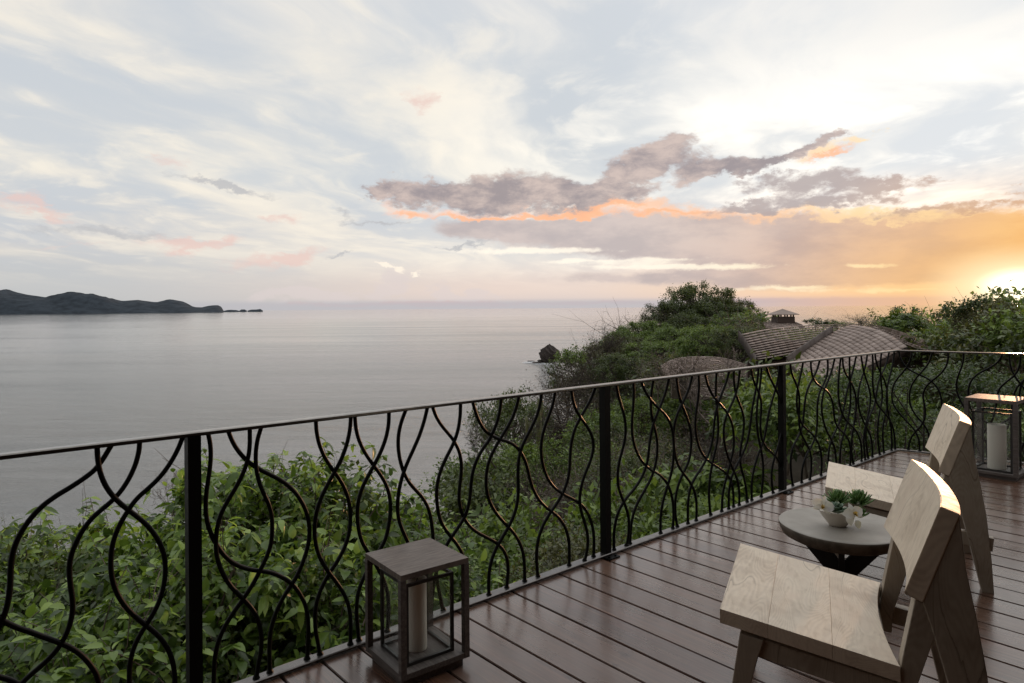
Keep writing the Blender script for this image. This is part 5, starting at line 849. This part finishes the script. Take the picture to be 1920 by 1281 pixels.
# 1. scrub over the whole slope, drawn from near to far
ring = []
for dpt, step in [(9.5, 1.5), (11, 1.6), (13, 1.8), (15, 2.0), (17.5, 2.2), (20, 2.4), (23, 2.7), (26.5, 3.), (30, 3.2), (34, 3.5), (38.5, 3.8), (43.5, 4.2), (49, 4.6), (55, 5.), (62, 5.4), (69, 5.8), (76, 6.2), (83, 6.4), (90, 6.6), (97, 7.)]: ring.append((dpt, step))
cnt = 0; far_pts = []
for row_, (dpt, step) in enumerate(ring):
    R0 = step * .60; x = -.35 * dpt
    while x < .86 * dpt:
        xx = x + random.uniform(-.3, .3) * step; yy = dpt + random.uniform(-.35, .35) * step; x += step * .92
        z = float(ground_z(xx, yy)[0]); px = 960 + 1280 * xx / yy
        if z < -9.5 - dpt * .03: continue
        R = R0 * random.uniform(.78, 1.2)
        st = (Vector((xx, yy, 0)) - P1); t_ = st.dot(N1); s_ = st.dot(D1)
        if t_ > -R - .7 and s_ < 8.2 + R: continue
        if any((xx - a) ** 2 + (yy - b) ** 2 < (c + R * .3) ** 2 for a, b, c in VILLAS): continue
        zc = z + R * .75; topz = zc + R * .8 - EYE
        zl = -(.085 if px > 1370 else .10) * yy
        if 1375 < px < 1800 and yy < 24 and topz / yy > -.112 : zc -= (topz / yy + .112) * yy
        if 1800 <= px and yy < 20 and topz / yy > -.066: zc -= (topz / yy + .066) * yy
        if 1235 < px < 1400 and yy < 36 and topz / yy > -.135: zc -= (topz / yy + .135) * yy
        if 1400 < px < 1640 and yy > 24 and topz / yy > -.032: zc -= (topz / yy + .032) * yy
        if 1440 < px < 1680 and yy < 21: zc = max(zc, EYE - .112 * yy - R * .72) if px < 1640 else zc
        m = random.random(); dry = (880 < px < 1400 and 16 < yy < 62)
        if dry: v = random.choice(TW + TW + TW + [GRF[3]]) if m < .62 else random.choice([GRF[2], GRF[0], GR[3], GRF[0]])
        elif px > 1450 and yy < 24: v = random.choice([GR[3], GR[0], GRF[2], GRF[0], GRF[2]])
        elif yy > 50: v = random.choice([FAR[0], FAR[3], FAR[2], FAR[1], TW[1], FAR[0], FAR[2]])
        else: v = random.choice([GR[0], GR[1], GRF[0], RO[0], GRF[1]] + ([TW[1]] if yy > 14 else []))
        kn = ('twiggy_shrub', 'shrub')[v not in TW]
        if yy < 50:
            put(kn, v, xx, yy, zc, R, slope_label(v, row_, px), 'shrub', 'twiggy scrub on the slope' if v in TW else 'green shrubs on the slope', random.uniform(.75, 1.15)); cnt += 1
        else: far_pts.append((xx, yy, zc, R, v))
# the wood on the far hill reads as one mass
def wood(name, items):
    byv = {}
    for it in items: byv.setdefault(id(it[4]), (it[4], []))[1].append(it)
    root = empty(name, (0, 0, 0), 0); root['kind'] = 'stuff'
    for v, its in byv.values():
        for k, mesh in enumerate(v):
            n = len(mesh.vertices); co = np.empty(n * 3, np.float32); mesh.vertices.foreach_get('co', co); co = co.reshape(-1, 3)
            nf = len(mesh.polygons); kk = len(mesh.polygons[0].vertices); lv = np.empty(nf * kk, np.int32); mesh.loops.foreach_get('vertex_index', lv); lv = lv.reshape(-1, kk)
            if k == 0 and len(its) > 24:      # thin out a little, keeps the triangle count down
                keep = np.arange(nf) < int(nf * .8) // 4 * 4; lv = lv[keep]
            Vs = []; Fs = []
            for i, (x, y, z, R, _) in enumerate(its):
                a = random.uniform(0, 6.28); c, s = math.cos(a), math.sin(a); M = np.array([[c, -s, 0], [s, c, 0], [0, 0, random.uniform(.75, 1.1)]], np.float32)
                Vs.append((co @ M.T) * R + np.array([x, y, z], np.float32)); Fs.append(lv + i * n)
            o = add(name, npmesh(name, np.concatenate(Vs), np.concatenate(Fs), mesh.materials[0]), root); o['kind'] = 'stuff'
wood('hillside_wood', far_pts)

# 2. big tree on the hilltop and the trees around it
HT = [(1308, 594, 95, 5.8, BIG[0], .95, 'large dark dense tree crowning the hilltop'), (1262, 606, 93, 4.4, BIG[0], .8, 'dark rounded tree on the left shoulder of the hilltop'), (1362, 590, 94, 4.0, BIG[1], .75, 'thinner reddish tree leaning right from the hilltop'),
      (1340, 612, 90, 4.6, BIG[0], .8, 'dark tree just below and right of the hilltop crown'), (1238, 622, 90, 3.4, TW[0], .8, 'twiggy grey tree on the left shoulder of the hill'), (1412, 612, 80, 2.9, LOOSE[1], .8, 'bright green loose tree on the right flank of the hill by the cupola'),
      (1210, 634, 86, 3.8, BIG[2], .7, 'green tree on the left flank of the hill above the sea'), (1300, 630, 86, 4.2, BIG[0], .8, 'dark tree in the middle of the hill below the crown'), (1385, 622, 84, 3.8, BIG[2], .75, 'bright green tree low on the right of the hilltop'),
      (1175, 655, 80, 3.6, BIG[2], .75, 'green tree half way down the seaward ridge'), (1150, 676, 76, 3.2, BIG[1], .8, 'olive tree lower on the seaward ridge'), (1140, 650, 74, 2.4, TW[2], 1., 'pale leafless tree standing out against the sea on the ridge'),
      (1112, 692, 68, 2.9, TW[0], .9, 'brown twiggy tree on the lower ridge against the sea'), (1072, 672, 60, 1.35, LOOSE[1], .85, 'bright green tree beside the sea stack on the lower ridge'), (1080, 722, 58, 2.6, TW[0], .9, 'brown twiggy tree at the foot of the ridge above the handrail'),
      (1230, 672, 70, 3.6, BIG[2], .6, 'bright green low tree on the middle of the slope'), (1160, 706, 60, 3., BIG[0], .8, 'dark tree above the handrail left of the domed roof'), (1330, 650, 62, 3.4, BIG[2], .7, 'green tree behind the domed roof'), (1388, 652, 48, 2.1, BIG[0], .8, 'green tree beside the left gable of the main villa'),
      (1270, 645, 75, 3.8, BIG[2], .6, 'fresh green tree in the centre of the hill'), (1238, 706, 44, 2., TW[1], .9, 'grey twiggy tree left of the domed roof'), (1296, 716, 33, 1.5, TW[0], .9, 'brown twiggy crown in front of the left part of the domed roof'), (1372, 722, 32, 1.3, TW[1], .9, 'grey twiggy crown in front of the right part of the domed roof'), (1200, 668, 74, 3., BIG[1], .7, 'olive tree in the saddle left of the fresh green one')]
for px, py, Y, R, v, sz, lab in HT:
    p = at(px, py, Y); put('tree', v, p.x, p.y, p.z, R * (1.0), lab, 'tree', None, sz, None, ('crown', 'branches'))
# 3. trees at the right, against the sunset
RT = [(1690, 610, 15, .46, RO[0], .7, 'umbrella shaped plumeria tree beside the main roof'), (1742, 668, 14.5, .6, LOOSE[0], .9, 'leafy tree right of the plumeria'), (1715, 672, 15.5, .5, GR[3], .9, 'dark shrubby tree under the plumeria'),
      (1780, 662, 14, .72, LOOSE[0], 1.0, 'dark tree with a tall left shoulder against the sunset'), (1789, 590, 14.2, .40, LOOSE[0], .9, 'small rounded treetop, first of the two tops against the sunset'), (1840, 582, 14, .48, LOOSE[0], .95, 'tall treetop rising highest against the sunset'), (1835, 668, 13.5, .8, LOOSE[2], .95, 'olive brown tree in front of the sunset'),
      (1888, 612, 13, .55, LOOSE[2], .8, 'backlit orange tinted tree nearest the sun'), (1905, 668, 12, .8, LOOSE[0], .9, 'dark broad tree at the right edge of the picture'), (1970, 640, 12.5, .9, GR[0], .9, 'tree just outside the right edge'), (2040, 640, 13, 1., GR[3], .9, 'dense tree further right outside the picture'), (1870, 680, 13.5, .7, LOOSE[0], .8, 'dark low tree behind the hedge'), (1800, 684, 15, .7, LOOSE[2], .7, 'dark low tree left behind the hedge'), (1745, 690, 16, .6, GR[3], .7, 'low dark shrubby tree between the roof end and the hedge'),
      (1868, 590, 13.5, .36, LOOSE[2], 1., 'thin backlit treetop just left of the sun'), (1812, 606, 14, .30, LOOSE[2], 1., 'low airy treetop in the dip between the two tall tops'),
      (1530, 606, 40, .9, LOOSE[0], .45, 'spiky dark palm like treetop behind the main roof'), (1615, 606, 42, 1.1, TW[1], .6, 'thin pale treetop behind the ridge of the main roof'), (1570, 611, 44, 1., FAR[0], .35, 'low green treetop behind the ridge of the roof'), (1655, 616, 36, .8, TW[1], .8, 'wispy treetop behind the right end of the roof')]
for px, py, Y, R, v, sz, lab in RT:
    if Y < 20: k_ = 2.15 if px < 1760 else 1.65; Y *= k_; R *= k_
    p = at(px, py, Y); put('tree', v, p.x, p.y, p.z, R, lab, 'tree', None, sz, None, ('crown', 'branches'))
# 4. bare trees and the cactus seen through the railing
def bare_tree(px, py, Y, R, seed, lab, mat=M_TWIG, up=.9, levels=6, spread=.75):
    g = np.random.default_rng(seed); V = []; F = []; base = np.array([0, 0, 0.])
    def grow(p, d, L, r, lv):
        n = 4; pts = [p]
        for k in range(n): d = d + g.normal(size=3) * .16 + np.array([0, 0, .04]); d /= np.linalg.norm(d); pts.append(pts[-1] + d * L / n)
        v, f = tube_vf(np.array(pts), np.linspace(r, r * .66, len(pts)), 5 if lv > 3 else 3, len(V)); V.extend(v); F.extend(f)
        if lv == 0: return
        for k in range(2 if lv > 1 else 3):
            nd = d + g.normal(size=3) * spread * .62; nd[2] += .12; nd /= np.linalg.norm(nd); grow(pts[-1] if k < 2 else pts[2], nd, L * g.uniform(.62, .86), max(r * .62, .004 * R), lv - 1)
        if lv > 2: nd = d + g.normal(size=3) * spread; nd /= np.linalg.norm(nd); grow(pts[2], nd, L * .6, r * .45, lv - 2)
    grow(base, np.array([g.normal() * .15, g.normal() * .1, 1.]), R * .55 * up, .03 * R, levels)
    p = at(px, py, Y); o = tag(add('bare_tree', npmesh('bare_tree', V, F, mat, True), None, None, tuple(p)), lab, 'tree'); return o
bare_tree(1352, 872, 22, 1.75, 5, 'leafless grey tree seen through the railing before the domed roof', M_TWIG, 1.3, 7)
bare_tree(930, 878, 26, 1.15, 8, 'bare dark tree at the edge of the slope against the water', M_TWIGD, 1., 7)
bare_tree(890, 880, 27, 1.0, 18, 'second bare tree just left of the dark bare one against the water', M_TWIGD, 1., 7)
bare_tree(975, 872, 28, 1.3, 28, 'bare tree between the cactus and the dark bare trees', M_TWIGD, 1., 7)
bare_tree(325, 1030, 8.6, .42, 12, 'small leafless reddish bush just left of the thick near post', M_TWIG, 1.2, 7)
c = at(1000, 835, 32); V = []; F = []
for k in range(7):
    bx_, by_ = random.uniform(-.35, .35), random.uniform(-.2, .2); h = random.uniform(1., 2.3); v, f = tube_vf([(bx_, by_, -.5), (bx_ * 1.2, by_, h * .5), (bx_ * 1.3 + random.gauss(0, .04), by_, h * .97), (bx_ * 1.3, by_, h)], np.array([.08, .085, .07, .01]), 7, len(V)); V += v; F += f
tag(add('column_cactus', npmesh('column_cactus', V, F, M_LEAFO, True), None, None, tuple(c)), 'clump of upright column cactus on the slope against the water', 'cactus')

# 5. hedge behind the short rail
def hedge():
    g = np.random.default_rng(4); n = 30000; u = g.uniform(-1.2, 6.5, n); v = g.random(n); top = .62 + .20 * np.clip((u - .9) / 1.6, 0, 1) + .06 * np.sin(u * 1.7) + .07 * np.sin(u * 4.3 + 1)
    side = g.random(n) < .62; depth = np.where(side, g.normal(0, .16, n) + .12 * np.sin(u * 3.1 + v * 7), g.uniform(0, 2.2, n)); z = np.where(side, top - (top + 3.0) * v ** 1.4, top + g.normal(0, .07, n) - .05 * depth)
    q = -(1.15 + depth + .25 * np.sin(u * .9 + 2)); B = np.array(CN)[None] + u[:, None] * np.array(D2)[None] + q[:, None] * np.array(N2)[None]; B[:, 2] = z
    d = g.normal(size=(n, 3)) + np.array(N2)[None] * .5; up = np.array([0, 0, 1.])[None] + g.normal(size=(n, 3)) * .6 + np.array(N2)[None] * .3
    P, F = scatter(COARSE, B, d, up, .052 * g.uniform(.6, 1.5, n)); h = empty('hedge', tuple(CN + D2 * 2.5 - N2 * 2 + Vector((0, 0, -2.6))), 0, label='thick clipped dark green hedge behind the short end of the railing', cat='hedge'); P = P - np.array(h.location)
    o = add('foliage', npmesh('hedge_foliage', P, F, M_HEDGE), h); o['kind'] = 'stuff'
    V = []; F2 = []
    for k in range(60):
        uu = g.uniform(-1, 6.3); b = np.array(CN + D2 * uu - N2 * (1.5 + g.random()) + Vector((0, 0, -2.8))) - np.array(h.location)
        v_, f_ = tube_vf([b, b + np.array([g.normal() * .2, g.normal() * .2, 1.7]), b + np.array([g.normal() * .4, g.normal() * .4, 3.3])], np.array([.03, .02, .008]), 4, len(V)); V += v_; F2 += f_
    add('stems', npmesh('hedge_stems', V, F2, M_TWIGD), h)
hedge()

# 6. broad-leaved shrubs right under the railing
NB = [(60, 1022, 6.2, 1.15, 'leafy shrub in the lower left corner below the railing'), (175, 1006, 6.6, 1.15, 'shrub with yellow green leaf tips behind the first two wavy balusters'), (290, 1030, 5.9, 1.05, 'broad leaved shrub left of the thick near post'), (455, 885, 6.3, .95, 'tall shrub with drooping young leaves right of the near post'),
      (570, 880, 6.6, 1.0, 'tallest fresh green shrub between the near post and the front lantern'), (665, 935, 7., 1.0, 'shrub with pale leaves directly behind the front lantern'), (110, 1150, 4.9, .9, 'large leaved shrub nearest the camera at the bottom left'), (250, 1165, 4.4, .75, 'oval leaved shrub at the bottom edge below the near post'),
      (420, 1060, 5., .85, 'oval leaved shrub right below the near post'), (585, 1040, 5.4, .85, 'dense shrub behind the left side of the front lantern'), (790, 1075, 6.8, .9, 'shrub showing through the glass of the front lantern'), (-90, 1035, 5.6, 1.1, 'shrub at the far left edge'), (715, 950, 9.5, 1.2, 'shrub behind and left of the lantern top'), (925, 1135, 7., .7, 'low shrub with yellow green tips right of the front lantern'), (5, 1006, 8.5, 1.1, 'shrub furthest left, back row by the water')]
leafobj = npmesh('leaf', *[a for a in scatter(FINE, np.zeros((1, 3)), np.array([[1., 0, 0]]), np.array([[0, 0, 1.]]), np.array([1.]))], M_LEAFN, True)
leafobj2 = npmesh('leaf', *[a for a in scatter(leaf_tpl(True, .58, .08, .1), np.zeros((1, 3)), np.array([[1., 0, 0]]), np.array([[0, 0, 1.]]), np.array([1.]))], M_LEAFN, True)
for i, (px, py, Y, R, lab) in enumerate(NB):
    p = at(px, py, Y); p.z -= R * .95; ov = Y < 5.7
    P, F, cen = crown_np(1500, R, .095, 46, .24 * R, leaf_tpl(True, .60, .16, .3), 200 + i, droop=.1, flat=.95, hollow=.35, var=.5)
    Pb, Fb, _ = crown_np(1500, R * 1.02, .125 if not ov else .105, 30, .22 * R, leaf_tpl(True, .36, .12, .42), 300 + i, rosette=5 + i % 3, droop=.5, flat=.98, hollow=.5, var=.45); F = np.concatenate([F, Fb + len(P)]); P = np.concatenate([P, Pb])
    e = empty('broadleaf_shrub', tuple(p), 0, label=lab, cat='shrub'); o = add('foliage', npmesh('shrub_foliage', P, F, M_LEAFN, True), e); o['kind'] = 'stuff'
    V, FF = branch_np(cen, (0, 0, -R * 1.6), .035, 200 + i, 1, 5, .006, 2, R * .7); add('branches', npmesh('shrub_branches', V, FF, M_TWIG, True), e)
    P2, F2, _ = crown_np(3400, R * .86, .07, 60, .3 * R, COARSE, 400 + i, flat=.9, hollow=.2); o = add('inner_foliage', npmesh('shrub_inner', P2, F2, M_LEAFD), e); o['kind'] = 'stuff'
    gs = np.random.default_rng(700 + i); pos = []; dr = []; up = []; sz = []; SV = []; SF = []
    for k in range(16):            # young shoots that stand out of the crown
        v = gs.normal(size=3); v[2] = abs(v[2]) * 1.1 + .25; v /= np.linalg.norm(v); s0 = v * R * .86; d0 = v * .6 + np.array([0, 0, .9]) + gs.normal(size=3) * .3; d0 /= np.linalg.norm(d0); L = gs.uniform(.22, .5)
        side = gs.normal(size=3); side[2] = 0; pts = [s0 + d0 * L * f + side * .10 * f * f for f in (0, .35, .7, 1)]; c_ = catmull(pts, 3)
        v_, f_ = tube_vf(c_, np.linspace(.006, .003, len(c_)), 4, len(SV)); SV += v_; SF += f_
        for m in range(3, len(c_)):
            for q_ in range(2 if m < len(c_) - 1 else 4):
                a_ = gs.uniform(0, 6.28); o_ = np.array([math.cos(a_), math.sin(a_), gs.uniform(-.5, .35)]); pos.append(c_[m]); dr.append(o_); up.append(np.array([0, 0, 1.]) + gs.normal(size=3) * .25); sz.append(gs.uniform(.06, .12))
    Ps, Fs = scatter(leaf_tpl(True, .48, .14, .35), np.array(pos), np.array(dr), np.array(up), np.array(sz)); o = add('young_shoots', npmesh('shrub_shoots', Ps, Fs, M_LEAFN, True), e); o['kind'] = 'stuff'
    o = add('shoot_stems', npmesh('shoot_stems', SV, SF, M_TWIG, True), e); o['kind'] = 'stuff'
    g = np.random.default_rng(900 + i)
    for k in range(22):            # the outermost single leaves that can be picked out one by one
        v = g.normal(size=3); v[1] = -abs(v[1]) * 1.2; v /= np.linalg.norm(v); q = Vector(v * R * g.uniform(.85, 1.08)); q.z *= .95
        l = add('leaf', leafobj2 if ov else leafobj, e, None, q); sc_ = g.uniform(.08, .15); l.scale = (sc_, sc_, sc_)
        l.rotation_euler = (g.normal() * .5, g.uniform(-.2, .7), g.uniform(0, 6.28))
print('shrubs', cnt, 'far', len(far_pts))
